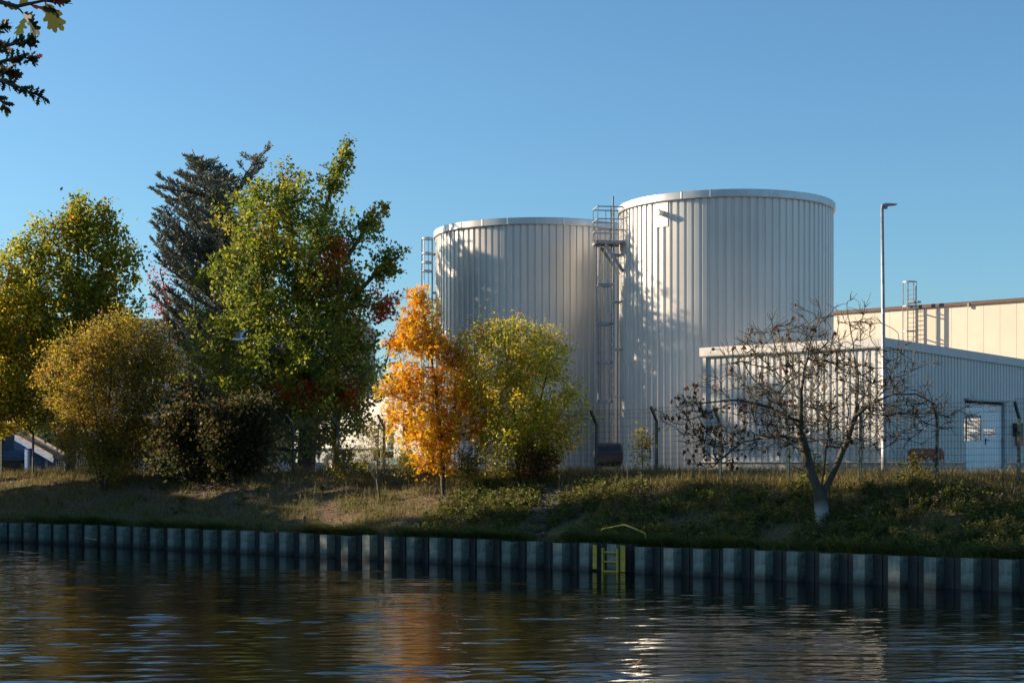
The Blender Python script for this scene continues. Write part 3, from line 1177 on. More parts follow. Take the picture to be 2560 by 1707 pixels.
mb.box((cc.x, cc.y, HZ), (Lh + 0.1, 0.2, 0.2), dd)
cc = (A + B) / 2 - hn * 9
mb.box((cc.x, cc.y, HZ + 0.02), (Lh, 17.8, 0.06), dd)
mb.build('roof_edge', M['brown_trim'], hall)
G0, _ = hall_pt(1215, 0)
mb = MB()
mb.box(hall_pt(1225, 5.55)[0] + hn * 0.45, (4.5, 0.9, 0.3), dd)
mb.build('canopy_roof', M['shed_trim'], hall)
# lightning rod clip on the roof edge
mb = MB()
p, _ = hall_pt(1143, HZ)
mb.box(p + hn * 0.12 + Vector((0, 0, -0.12)), (0.12, 0.08, 0.25), dd)
mb.build('roof_bracket', M['galv'], hall)
# caged ladder on the hall
p, _ = hall_pt(1004, 0)
mb = MB()


def hq(a, o, z): return Vector((p.x, p.y, 0)) + dd * a + hn * o + Vector((0, 0, z))


zt = HZ + 1.05
for a in (-0.27, 0.27):
    mb.box(hq(a, 0.22, (GZ + 2 + zt + 0.45) / 2), (0.06, 0.06, zt + 0.45 - GZ - 2), dd)
mb.box(hq(0, 0.22, zt + 0.45), (0.6, 0.06, 0.06), dd)
z = GZ + 2.2
while z < zt:
    mb.tube([hq(-0.27, 0.22, z), hq(0.27, 0.22, z)], 0.02, 6)
    z += 0.28
mb.box(hq(0, 0.0, HZ + 0.3), (0.75, 0.5, 0.1), dd)
lad = mb.build('caged_ladder', M['galv'], hall)
mb = MB()
for z in (zt + 0.4, HZ + 0.0, HZ - 1.5, HZ - 3.0):
    pts = []
    for i in range(13):
        t = math.radians(-100 + 200 * i / 12)
        pts.append(hq(0.42 * math.sin(t), 0.55 + 0.42 * math.cos(t), z))
    for q0, q1 in zip(pts[:-1], pts[1:]):
        mb.box((q0 + q1) / 2, ((q1 - q0).length + 0.01, 0.012, 0.08), q1 - q0)
for t in (-90, -40, 10, 60, 95):
    r = math.radians(t)
    mb.box(hq(0.42 * math.sin(r), 0.55 + 0.42 * math.cos(r), (zt + 0.4 + HZ - 3.0) / 2), (0.06, 0.03, zt + 3.4 - HZ), hn)
mb.build('safety_cage', M['galv'], lad)

# ------------------------------------------------------------------ pale warehouse far behind the trees
wh = thing('warehouse', 'pale grey warehouse glimpsed through gaps between the autumn trees', 'building', (PX(420, 118), 118, GZ))
xa, xb = PX(20, 118), PX(830, 118)
zt = EYE + (1065.8 - 742) * K / FPX * 118
mb = MB()
mb.box(((xa + xb) / 2, 124, (GZ + zt) / 2), (xb - xa, 12, zt - GZ))
mb.build('wall', M['pale_wall'], wh)
mb = MB()
mb.box(((xa + xb) / 2, 124, zt + 0.15), (xb - xa + 0.5, 12.5, 0.3))
mb.build('roof', M['rim'], wh)
for k in range(9):
    x = xa + (k + 0.7) * (xb - xa) / 9.4
    o = MB().box((x, 117.98, 5.6), (1.5, 0.1, 1.3)).build('window', M['glass'], wh)

# ------------------------------------------------------------------ fence
F_T = None
fx, fy = 0.0, FPX * 3.727 / 256.55
F_S0, F_T = xy2st(fx, fy)
fence = thing('mesh_fence', 'tall dark green wire mesh fence with cranked posts along the top of the bank', 'fence', (fx, fy, GZ))
up1 = 1.98


def fence_post_mesh():
    mb = MB()
    mb.box((0, 0, up1 / 2 - 0.15), (0.085, 0.07, up1 + 0.3), (1, 0, 0))
    a, b = Vector((0, 0, up1 - 0.03)), Vector((0.0, -0.36, up1 + 0.44))
    mb.box((a + b) / 2, ((b - a).length, 0.08, 0.07), b - a)
    for z in (0.3, 0.7, 1.1, 1.5, 1.85):
        mb.box((0, -0.036, z), (0.09, 0.016, 0.03))
    me = bpy.data.meshes.new('fence_post')
    me.from_pydata(mb.v, [], mb.f)
    me.materials.append(M['green_post'])
    return me


def wire(mb, a, b, r):
    """thin three sided wire"""
    a, b = Vector(a), Vector(b)
    d = (b - a).normalized()
    u = d.orthogonal().normalized()
    w = d.cross(u)
    n0 = len(mb.v)
    for p in (a, b):
        for k in range(3):
            t = 2 * math.pi * k / 3
            mb.v.append(tuple(p + (u * math.cos(t) + w * math.sin(t)) * r))
    for k in range(3):
        j = (k + 1) % 3
        mb.f.append((n0 + k, n0 + j, n0 + 3 + j, n0 + 3 + k))


def fence_panel_mesh():
    mb = MB()
    for k in range(1, 50):
        x = -1.25 + 0.05 * k
        wire(mb, (x, -0.045, 0.04), (x, -0.045, up1 - 0.02), 0.0035)
        wire(mb, (x, -0.045, up1 - 0.02), (x, -0.40, up1 + 0.43), 0.0035)
    z = 0.06
    while z < up1:
        wire(mb, (-1.25, -0.052, z), (1.25, -0.052, z), 0.005)
        wire(mb, (-1.25, -0.038, z), (1.25, -0.038, z), 0.005)
        z += 0.2
    for f in (0.35, 0.7, 0.98):
        wire(mb, (-1.25, -0.045 - 0.355 * f, up1 - 0.02 + 0.45 * f), (1.25, -0.045 - 0.355 * f, up1 - 0.02 + 0.45 * f), 0.005)
    me = bpy.data.meshes.new('mesh_panel')
    me.from_pydata(mb.v, [], mb.f)
    me.materials.append(M['wire'])
    return me


fp, fm = fence_post_mesh(), fence_panel_mesh()
s_anchor = xy2st(*(lambda q: (361 * 3.727 / q, FPX * 3.727 / q))(256.55 + .05 * 361))[0]
rf = random.Random(8)
for k in range(-20, 8):
    s = s_anchor + k * 2.5
    x, y = st2xy(s, F_T)
    zg = gz(x, y)
    o = link_mesh('fence_post', fp, fence)
    o.location = Vector((x, y, zg)) - ORIG[fence.name]
    o.rotation_euler = (R_(rf.uniform(-0.6, 0.6)), R_(rf.uniform(-0.6, 0.6)), ang_wall)
    if k < 7:
        x, y = st2xy(s + 1.25, F_T)
        o = link_mesh('mesh_panel', fm, fence)
        o.location = Vector((x, y, gz(x, y) + 0.02)) - ORIG[fence.name]
        o.rotation_euler = (0, 0, ang_wall)

for nm, lab, xs, zc, wd, ht in (('fence_sign', 'larger upright white sign fixed on the fence before the shed door', 2432, 1070, 0.53, 0.75),
                                ('fence_sign', 'small white sign fixed on the fence, right of the larger white sign', 2474.6, 1080.6, 0.34, 0.22)):
    u = xs - 1280
    qq = 256.55 + .05 * u
    s, t = xy2st(u * 3.727 / qq, FPX * 3.727 / qq)
    x, y = st2xy(s, F_T + 0.0)
    z = EYE + (1160 - zc) / FPX * y
    root = thing(nm, lab, 'sign', (x, y, z), 'white signs on the fence')
    e1, e2 = Vector((ES[0], ES[1], 0)), Vector((ET[0], ET[1], 0))
    c = Vector((x, y, z)) - e2 * 0.022
    MB().box(c, (wd, 0.006, ht), e1).build('board', M['white'], root)
    if ht > 0.5:
        for d in (-wd / 2 + 0.07, wd / 2 - 0.03):
            MB().box(c + e1 * d - e2 * 0.008, (0.025, 0.008, ht - 0.01), e1).build('batten', M['wood'], root)
    else:
        for d in (-0.1, 0.1):
            MB().box(c + e1 * d - e2 * 0.006, (0.02, 0.006, 0.02), e1).build('clip', M['galv'], root)

# ------------------------------------------------------------------ lamp post
lx = PX(2031, 51.2)
lamp = thing('street_lamp', 'tall thin grey lamp post with a small flat lamp head beside the shed corner', 'street lamp', (lx, 51.2, GZ))
zl = EYE + (1065.8 - 478) * K / FPX * 51.2
mb = MB()
mb.tube([(lx, 51.2, GZ - 0.3), (lx, 51.2, GZ + 1.35), (lx, 51.2, GZ + 1.36), (lx - 0.03, 51.2, 7.5), (lx - 0.07, 51.2, zl)], [0.098, 0.095, 0.075, 0.062, 0.05], 14)
mb.build('pole', M['galv'], lamp, smooth=True)
mb = MB()
mb.box((lx - 0.0, 51.2, zl + 0.02), (0.2, 0.09, 0.1))
mb.prism([(lx - 0.08, 51.12, zl + 0.04), (lx + 0.40, 51.12, zl + 0.10), (lx + 0.41, 51.12, zl + 0.13), (lx + 0.02, 51.12, zl + 0.15), (lx - 0.09, 51.12, zl + 0.11)], (0, 0.17, 0))
h = mb.build('lamp_head', M['galv'], lamp, bevel=0.01)
MB().box((lx + 0.22, 51.2, zl + 0.066), (0.26, 0.12, 0.012), (1, 0, 0.12)).build('lamp_glass', M['lamp_glass'], h)

# ------------------------------------------------------------------ ladder in the canal wall, steps, stake, stick
def on_wall(xd):
    u = xd * K - 1280
    q = 256.55 + .05 * u
    return xy2st(u * EYE / q, FPX * EYE / q)[0]


def SW(s, t, z):
    x, y = st2xy(s, t)
    return Vector((x, y, z))


s_l = on_wall(1404)
es3, et3 = Vector((ES[0], ES[1], 0)), Vector((ET[0], ET[1], 0))
lad = thing('quay_ladder', 'yellow steel ladder set into the sheet pile wall under a bent yellow handrail', 'ladder', SW(s_l, 0, 0))
mb = MB()
for d in (-0.27, 0.27):
    mb.box(SW(s_l + d, -0.05, 0.15), (0.055, 0.09, 1.16), es3)
mb.build('rail', M['yellow'], lad)
for z in (0.02, 0.31, 0.60):
    MB().tube([SW(s_l - 0.27, -0.05, z), SW(s_l + 0.27, -0.05, z)], 0.03, 8).build('rung', M['yellow'], lad)
mb = MB()
pts = [SW(s_l - 1.0, 0.75, 0.75), SW(s_l - 0.86, 0.72, 1.23), SW(s_l - 0.80, 0.70, 1.27), SW(s_l + 0.02, 0.62, 1.42), SW(s_l + 0.12, 0.61, 1.42), SW(s_l + 0.80, 0.55, 1.22), SW(s_l + 0.88, 0.55, 1.17), SW(s_l + 0.96, 0.57, 0.72)]
mb.tube(pts, 0.03, 10)
mb.build('handrail', M['yellow'], lad, smooth=True)
MB().box(SW(s_l - 0.60, -0.018, 0.44), (0.15, 0.02, 0.74), es3).build('marker_stripe', M['yellow'], lad)
MB().box(SW(s_l + 0.44, -0.018, 0.42), (0.17, 0.02, 0.80), es3).build('marker_stripe', M['yellow'], lad)

stairs = thing('bank_steps', 'flight of overgrown dark concrete steps climbing the bank', 'steps', SW(-0.4, 1.2, 0.9))
for k in range(7):
    t = 0.95 + k * 0.5
    x, y = st2xy(0.05 - 0.17 * k, t)
    mb = MB()
    mb.box((x, y, gz(x, y) + 0.02), (1.1 - 0.05 * (k % 3), 0.42, 0.16), es3 + et3 * 0.03 * (k % 2))
    mb.build('step', M['old_concrete'], stairs, bevel=0.02)

p = P(697, 1190, 58.5)
zz = gz(p.x, p.y)
mb = MB()
mb.tube([(p.x, p.y, zz - 0.2), (p.x + 0.02, p.y, zz + 0.3), (p.x + 0.03, p.y, zz + 0.42), (p.x + 0.035, p.y, zz + 0.44)], [0.075, 0.07, 0.062, 0.03], 9)
tag(mb.build('wooden_stake', M['wood'], origin=(p.x, p.y, zz)), 'short weathered wooden stake sticking out of the grassy bank', 'stake')
s_k = on_wall(208)
mb = MB()
mb.tube([SW(s_k - 0.32, -0.03, 0.30), SW(s_k, -0.05, 0.285), SW(s_k + 0.42, -0.03, 0.25)], [0.03, 0.034, 0.028], 8)
mb.build('x', M['pale_wood']).name = 'wooden_pole'
tag(bpy.data.objects['wooden_pole'], 'pale wooden pole wedged between two sheet piles just above the water', 'pole')

# ------------------------------------------------------------------ yard vehicles and machines
def vehicle_axes(o, ang):
    f = Vector((math.cos(ang), math.sin(ang), 0))
    l = Vector((-f.y, f.x, 0))
    o = Vector(o)
    return f, l, (lambda a, b, z: Vector((o.x, o.y, GZ)) + f * a + l * b + Vector((0, 0, z)))


def wheel(parent, q, f, l, a, b, r, w, name='wheel'):
    mb = MB()
    c = q(a, b, r)
    mb.lathe(c - l * (w / 2), [(r * 0.6, 0.0), (r * 0.93, 0.0), (r, w * 0.15), (r, w * 0.85), (r * 0.93, w), (r * 0.6, w)], 28, axis=l)
    o = mb.build(name, M['rubber'], parent, smooth=False)
    mb = MB()
    mb.lathe(c - l * (w / 2), [(0.0, w * 0.12), (r * 0.25, w * 0.10), (r * 0.3, w * 0.3), (r * 0.56, w * 0.2), (r * 0.62, w * 0.0)], 24, axis=l)
    mb.lathe(c - l * (w / 2), [(r * 0.62, w), (r * 0.56, w * 0.8), (r * 0.3, w * 0.7), (r * 0.25, w * 0.9), (0.0, w * 0.88)], 24, axis=l)
    mb.build('rim', M['galv'], o)
    return o


tr = P(733, 1080, 86)
truck = thing('box_truck', 'white box truck parked behind the fence, half hidden by the green oak', 'truck', (tr.x, tr.y, GZ))
f, l, q = vehicle_axes((tr.x, tr.y), ang_wall)
o = MB().box(q(2.7, 0, 2.55), (7.0, 2.5, 2.7), f).build('cargo_box', M['white'], truck, bevel=0.04)
mb = MB()
for z in (1.24, 3.86):
    mb.box(q(2.7, 0, z), (7.04, 2.54, 0.07), f)
mb.build('box_trim', M['galv'], o)
MB().box(q(3.4, 0, 0.9), (8.6, 1.0, 0.3), f).build('chassis', M['black'], truck)
cab = MB().prism([q(6.45, -1.2, 0.7), q(8.35, -1.2, 0.7), q(8.4, -1.2, 1.7), q(8.05, -1.2, 3.0), q(7.6, -1.2, 3.2), q(6.45, -1.2, 3.2)], l * 2.4).build('cab', M['white'], truck, bevel=0.05)
for b in (-1.215, 1.205):
    MB().prism([q(7.1, b, 1.75), q(8.18, b, 1.75), q(7.92, b, 2.75), q(7.1, b, 2.75)], l * 0.01).build('side_window', M['glass'], cab)
for a in (0.2, 2.0, 7.3):
    for b in (-1.08, 1.08):
        wheel(truck, q, f, l, a, b, 0.5, 0.3)
for a in (0.2, 2.0):
    mb = MB()
    prev = None
    pts = []
    for i in range(13):
        t = math.pi * i / 12
        pts.append((a + 0.66 * math.cos(t), 0.5 + 0.66 * math.sin(t)))
    for (a0, z0), (a1, z1) in zip(pts[:-1], pts[1:]):
        v = q(a1, 0, z1) - q(a0, 0, z0)
        mb.box(q((a0 + a1) / 2, -1.1, (z0 + z1) / 2), (v.length + 0.02, 0.4, 0.05), v, l)
    mb.build('mudguard', M['galv'], truck)
mb = MB()
mb.box(q(4.4, -1.1, 0.85), (1.5, 0.3, 0.5), f)
mb.build('tool_box', M['galv'], truck)
mb = MB()
for a in (3.2, 5.6):
    mb.box(q(a, -1.18, 0.85), (0.06, 0.04, 0.7), f)
mb.box(q(4.4, -1.18, 0.55), (2.6, 0.04, 0.08), f)
mb.build('side_guard', M['galv'], truck)

cp = Vector((PX(1397, 66), 66, 0))
drum = thing('lying_drum', 'dark lying steel cylinder on a low cradle in the gap between the two tanks', 'drum', (cp.x, cp.y, GZ))
mb = MB()
zc = GZ + 0.78
mb.tube([(cp.x - 0.62, cp.y, zc), (cp.x - 0.57, cp.y, zc), (cp.x - 0.5, cp.y, zc), (cp.x + 0.5, cp.y, zc), (cp.x + 0.57, cp.y, zc), (cp.x + 0.62, cp.y, zc)], [0.2, 0.42, 0.5, 0.5, 0.42, 0.2], 28)
mb.build('body', M['car'], drum)
for d in (-0.36, 0.36):
    MB().box((cp.x + d, cp.y, GZ + 0.16), (0.12, 0.8, 0.4)).build('cradle', M['black'], drum)

# blue screening machine with a conveyor
bm = P(30, 1082, 84)
mach = thing('screening_machine', 'blue tracked screening machine with a sloping conveyor behind the left trees', 'machine', (bm.x, bm.y, GZ))
f, l, q = vehicle_axes((bm.x, bm.y), math.radians(-6))
mb = MB()
mb.prism([q(-4, -1.1, 0.6), q(1.2, -1.1, 0.6), q(1.0, -1.1, 1.1), q(-4, -1.1, 1.2)], l * 2.2)
mb.box(q(-0.3, 0, 1.5), (1.5, 1.9, 0.85), f)
mb.box(q(-2.4, 0, 1.4), (1.6, 1.8, 0.6), f)
mb.build('body', M['blue'], mach, bevel=0.04)
for b in (-0.9, 0.9):
    mb = MB()
    pts = []
    for i in range(28):
        t = 2 * math.pi * i / 28
        pts.append(q((0.6 if math.cos(t) > 0 else -3.4) + 0.3 * math.cos(t), b - 0.2, 0.31 + 0.3 * math.sin(t)))
    mb.prism(pts, l * 0.4)
    mb.build('track', M['black'], mach)
conv = MB()
c0, c1 = q(0.9, -0.9, 1.75), q(3.9, -3.2, 0.6)
v = c1 - c0
sd_ = v.cross(Vector((0, 0, 1))).normalized()
for b in (-0.4, 0.4):
    conv.box((c0 + c1) / 2 + sd_ * b, (v.length, 0.1, 0.24), v)
for k in range(9):
    conv.box(c0 + v * (k + 0.5) / 9 + Vector((0, 0, -0.06)), (0.08, 0.8, 0.06), v)
cv = conv.build('conveyor', M['blue'], mach)
MB().box((c0 + c1) / 2 + Vector((0, 0, 0.09)), (v.length, 0.68, 0.05), v).build('belt', M['belt'], cv)
for b in (-0.47, 0.47):
    MB().box((c0 + c1) / 2 + Vector((0, 0, 0.2)) + sd_ * b, (v.length, 0.03, 0.14), v).build('side_board', M['belt'], cv)
for k in (0.35, 0.75):
    p_ = c0 + v * k
    MB().box((p_.x, p_.y, (p_.z + GZ) / 2 - 0.05), (0.1, 0.7, p_.z - GZ - 0.1), f).build('support', M['blue'], mach)
MB().lathe(q(-0.3, -0.96, 1.55), [(0.0, 0.0), (0.22, 0.0), (0.22, 0.06), (0.0, 0.06)], 20, axis=-l).build('fan_cover', M['black'], mach)
sk = P(80, 1082, 82)
mb = MB()
mb.lathe((sk.x, sk.y, GZ), [(0.47, 0.0), (0.5, 0.05), (0.5, 1.15), (0.54, 1.2), (0.45, 1.22), (0.0, 1.25)], 24)
tag(mb.build('storage_drum', M['blue'], origin=(sk.x, sk.y, GZ)), 'dark blue round drum standing at the end of the striped barriers', 'drum')


def barrier():
    root = thing('site_barrier', 'red and white plastic barrier beside the dark blue drum, nearest to it', 'barrier', (0, 0, 0), 'red and white site barriers')
    mb = MB()
    for z in (0.16, 0.97):
        mb.box((0, 0, z), (2.0, 0.04, 0.16 if z < 0.5 else 0.26))
    for x in (-0.98, 0.98):
        mb.box((x, 0, 0.56), (0.05, 0.045, 1.12))
    for k in range(16):
        mb.box((-0.9 + k * 0.12, 0, 0.54), (0.035, 0.03, 0.62))
    mb.build('panel', M['white'], root)
    for k in range(4):
        MB().box((-0.72 + k * 0.5, 0, 0.97), (0.25, 0.05, 0.24)).build('stripe', M['red'], root)
        MB().box((-0.72 + k * 0.5, 0, 0.16), (0.25, 0.05, 0.12)).build('stripe', M['red'], root)
    for x in (-0.7, 0.7):
        MB().box((x, 0, 0.05), (0.2, 0.5, 0.1)).build('foot', M['rubber'], root, bevel=0.02)
    return root


def copy_thing(root, loc, rz=0, label=None):
    r = root.copy()
    COL.objects.link(r)
    r.location = loc
    r.rotation_euler = (0, 0, rz)
    if label: r['label'] = label
    for ch in list(root.children):
        c = ch.copy()
        COL.objects.link(c)
        c.parent = r
        for g in list(ch.children):
            d = g.copy()
            COL.objects.link(d)
            d.parent = c
    return r


b0 = barrier()
bl = ['red and white plastic barrier beside the dark blue drum, nearest to it', 'red and white plastic barrier in the middle of the row of three',
      'red and white plastic barrier farthest from the drum, next to the brown bush']
for i in range(3):
    pb = P(113 + i * 38, 1082, 82)
    if i == 0:
        b0.location = (pb.x, pb.y, GZ)
        b0.rotation_euler = (0, 0, R_(-12))
    else:
        copy_thing(b0, (pb.x, pb.y + 0.1 * i, GZ), R_(-12 + 9 * i), bl[i])
# ------------------------------------------------------------------ trees
def path(pts, Z, dz=None):
    return [P(x, y, Z + (dz[i] if dz else 0)) for i, (x, y) in enumerate(pts)]


# green oak
Zo = 74.0
b = gbase(702, Zo)
GREEN = [(0.18, 0.23, 0.026), (0.26, 0.29, 0.03), (0.12, 0.175, 0.028), (0.36, 0.30, 0.03), (0.36, 0.14, 0.02)]
make_tree('oak_tree', 'big green oak with a stout dark trunk, tallest broadleaf tree between conifer and tanks', 'tree', b,
          [[b, P(705, 1040, Zo), P(712, 950, Zo), P(700, 820, Zo), P(690, 650, Zo), P(660, 480, Zo), P(645, 380, Zo)],
           [P(712, 950, Zo), P(735, 880, Zo - 0.6), P(770, 760, Zo - 1), P(780, 600, Zo - 1)],
           [P(705, 900, Zo), P(630, 800, Zo - 1), P(560, 690, Zo - 1.2)],
           [P(710, 930, Zo), P(790, 900, Zo - 1.5), P(850, 850, Zo - 2)],
           [P(692, 700, Zo), P(730, 540, Zo + .3), P(770, 410, Zo + .3), P(797, 325, Zo)],
           [P(690, 720, Zo), P(790, 600, Zo), P(850, 510, Zo), P(900, 462, Zo)],
           [P(700, 800, Zo), P(800, 700, Zo), P(870, 620, Zo), P(948, 568, Zo)]],
          [([(348, 636, 652), (380, 615, 680), (420, 585, 730), (470, 535, 780), (520, 525, 820), (580, 475, 860), (640, 465, 870), (700, 490, 885), (760, 445, 890), (820, 420, 900), (880, 425, 905), (920, 445, 895), (960, 475, 880), (1000, 510, 860), (1035, 580, 770)], 800),
           ([(318, 795, 802), (340, 780, 815), (370, 762, 822), (400, 745, 800), (440, 720, 790)], 44, 0.6),
           ([(458, 893, 905), (480, 855, 895), (500, 835, 880), (530, 810, 870)], 34, 0.5),
           ([(566, 910, 950), (580, 880, 930), (600, 860, 920), (640, 850, 915)], 40, 0.55)],
          Zo, 11, 0.42, GREEN, [5, 5, 4, 1.6, 0.35], leaf=0.17, per=72, sig=0.26, stick=0.75, shell=0.55)

oak_root = bpy.data.objects['oak_tree']
rng_o = np.random.default_rng(29)
tg_r = np.concatenate([env_points([(560, 745, 790), (600, 700, 800), (655, 690, 775)], 13, Zo - 1.6, rng_o, 0.6, 0.4),
                       env_points([(885, 610, 820), (930, 590, 840)], 20, Zo - 2.2, rng_o, 0.6, 0.3),
                       env_points([(690, 870, 905), (725, 860, 910)], 5, Zo - 0.5, rng_o, 0.6, 0.4)])
cl_r = np.repeat(np.arange(len(tg_r)), 60)
pos_r = tg_r[cl_r] + np.clip(rng_o.normal(size=(len(cl_r), 3)), -1.5, 1.5) * 0.26
o = leaves('red_foliage', pos_r, 0.16, palette([(0.45, 0.05, 0.015), (0.50, 0.14, 0.02), (0.30, 0.03, 0.02)], [3, 3, 1], len(cl_r), rng_o, cl_r), M['leaf'], oak_root, rng_o)
o['label'] = 'patches of red leaves inside the green crown'

# red autumn tree standing behind the oak
Zr = 77.0
b = gbase(770, Zr)
RED = [(0.42, 0.035, 0.015), (0.30, 0.02, 0.02), (0.45, 0.10, 0.015), (0.14, 0.02, 0.02)]
make_tree('red_tree', 'red leaved autumn tree showing through the right part of the green oak', 'tree', b,
          [[b, P(775, 900, Zr), P(780, 700, Zr), P(775, 580, Zr)]],
          [([(560, 760, 790), (620, 700, 850), (680, 680, 915), (740, 660, 920), (820, 650, 900), (900, 640, 880), (960, 650, 850)], 110)],
          Zr, 12, 0.18, RED, [4, 2, 2, 2], leaf=0.15, per=45, sig=0.24)
Zr2 = 82.5
b = gbase(362, Zr2)
make_tree('red_tree', 'scarlet leaved tree showing between the dark conifer and the yellow-green tree', 'tree', b,
          [[b, P(395, 900, Zr2), P(385, 700, Zr2), P(368, 625, Zr2)]],
          [([(585, 365, 380), (620, 348, 410), (660, 345, 425), (720, 350, 430)], 24)],
          Zr2, 13, 0.07, RED, [4, 2, 2, 1], leaf=0.15, per=24, sig=0.36)

# left trees
Za = 77.0
b = gbase(160, Za)
YG = [(0.40, 0.37, 0.03), (0.25, 0.29, 0.028), (0.55, 0.42, 0.028), (0.15, 0.20, 0.025), (0.45, 0.20, 0.03)]
make_tree('autumn_tree', 'tall yellow-green tree with several upright leaders beside the dark conifer', 'tree', b,
          [[b, P(165, 950, Za), P(175, 800, Za), P(180, 640, Za), P(178, 470, Za)],
           [P(172, 860, Za), P(120, 760, Za), P(80, 640, Za), P(55, 540, Za)],
           [P(176, 780, Za), P(225, 660, Za), P(250, 560, Za), P(238, 480, Za)],
           [P(178, 700, Za), P(140, 600, Za), P(118, 500, Za)]],
          [([(445, 172, 188), (475, 158, 200), (505, 140, 215), (540, 120, 225)], 45),
           ([(468, 228, 245), (490, 205, 280), (530, 185, 305), (600, 160, 318), (680, 150, 315), (760, 140, 300), (850, 120, 260)], 200),
           ([(500, 92, 112), (530, 50, 150), (580, 15, 190), (640, -20, 230), (720, -30, 250), (800, -40, 250), (880, -40, 240), (950, -30, 220), (985, -10, 170)], 380)],
          Za, 14, 0.26, YG, [4, 4, 2, 2.5, 0.5], leaf=0.17, per=72, sig=0.28, stick=0.7, shell=0.58)
Za2 = 76.0
b = gbase(-60, Za2)
make_tree('autumn_tree', 'golden yellow tree at the edge of the picture, lit by the low sun', 'tree', b,
          [[b, P(-60, 900, Za2), P(-55, 750, Za2), P(-40, 600, Za2)], [P(-58, 850, Za2), P(0, 750, Za2), P(20, 640, Za2)]],
          [([(572, -60, 5), (620, -110, 50), (680, -140, 95), (760, -150, 115), (860, -150, 120), (930, -130, 105), (970, -100, 70), (992, -60, 30)], 260)],
          Za2, 15, 0.22, [(0.62, 0.46, 0.028), (0.48, 0.42, 0.03), (0.30, 0.31, 0.028), (0.40, 0.16, 0.03)], [4, 4, 3, 0.5], leaf=0.18, per=80, sig=0.34, shell=0.6)

Zh = 96.0
xa = PX(-80, Zh)
root = thing('hedge', 'long dark hedge beyond the yard, seen low between the left tree trunks', 'hedge', (xa, Zh, GZ))
rng_h = np.random.default_rng(19)
n = 16000
hp = np.stack([rng_h.uniform(PX(-80, Zh), PX(690, Zh), n), Zh + rng_h.normal(0, 0.5, n), GZ + rng_h.random(n) * (2.3 + 0.5 * np.sin(np.arange(n) * 0.0))], -1)
hp[:, 2] += 0.35 * np.sin(hp[:, 0] * 1.3) + 0.2 * np.sin(hp[:, 0] * 3.1)
leaves('foliage', hp, 0.2, palette([(0.05, 0.075, 0.03), (0.07, 0.09, 0.03), (0.10, 0.08, 0.03)], [3, 3, 1], n, rng_h), M['leaf'], root, rng_h)

# golden brown bushy tree on the bank
Zb = 69.5
b = gbase(236, Zb, 0.15)
make_tree('birch_clump', 'golden brown many-stemmed small-leaved bushy tree on the top of the bank', 'tree', b,
          [[b, P(240, 1000, Zb), P(255, 880, Zb), P(270, 750, Zb)], [b, P(200, 1000, Zb), P(170, 880, Zb), P(160, 780, Zb)],
           [b, P(280, 1010, Zb), P(330, 900, Zb), P(360, 790, Zb)], [b, P(225, 1030, Zb - .6), P(215, 900, Zb - 1), P(220, 790, Zb - 1)]],
          [([(755, 140, 250), (815, 95, 270), (900, 88, 270), (980, 108, 260), (1050, 150, 250)], 210),
           ([(706, 245, 300), (740, 212, 335), (800, 200, 350), (900, 190, 350), (1000, 190, 330), (1095, 205, 295)], 230),
           ([(732, 312, 368), (780, 288, 400), (850, 280, 410), (930, 280, 398), (1000, 270, 372), (1055, 260, 340)], 200)],
          Zb, 16, 0.09, [(0.46, 0.31, 0.035), (0.35, 0.28, 0.035), (0.26, 0.25, 0.032), (0.32, 0.17, 0.04), (0.18, 0.13, 0.05)], [4, 4, 3, 2, 2], leaf=0.10, per=80, sig=0.27, stick=0.7, shell=0.6, r_tip=0.007)

# dark shrubs in the shade between bush and oak
Zd = 72.0
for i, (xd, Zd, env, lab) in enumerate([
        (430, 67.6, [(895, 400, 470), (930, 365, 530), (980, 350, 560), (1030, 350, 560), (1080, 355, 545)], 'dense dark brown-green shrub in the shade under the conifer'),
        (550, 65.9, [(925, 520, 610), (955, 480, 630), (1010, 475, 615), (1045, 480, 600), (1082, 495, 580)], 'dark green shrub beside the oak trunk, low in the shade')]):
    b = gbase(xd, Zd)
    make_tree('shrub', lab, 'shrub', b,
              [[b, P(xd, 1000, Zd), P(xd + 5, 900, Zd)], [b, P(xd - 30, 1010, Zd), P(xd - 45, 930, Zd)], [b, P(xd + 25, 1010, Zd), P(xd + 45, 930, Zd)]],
              [(env, 190)], Zd, 17 + i, 0.07, [(0.08, 0.085, 0.028), (0.11, 0.085, 0.028), (0.06, 0.07, 0.025), (0.14, 0.07, 0.03)], [4, 3, 3, 1.2], leaf=0.16, per=80, sig=0.36, shell=0.7)

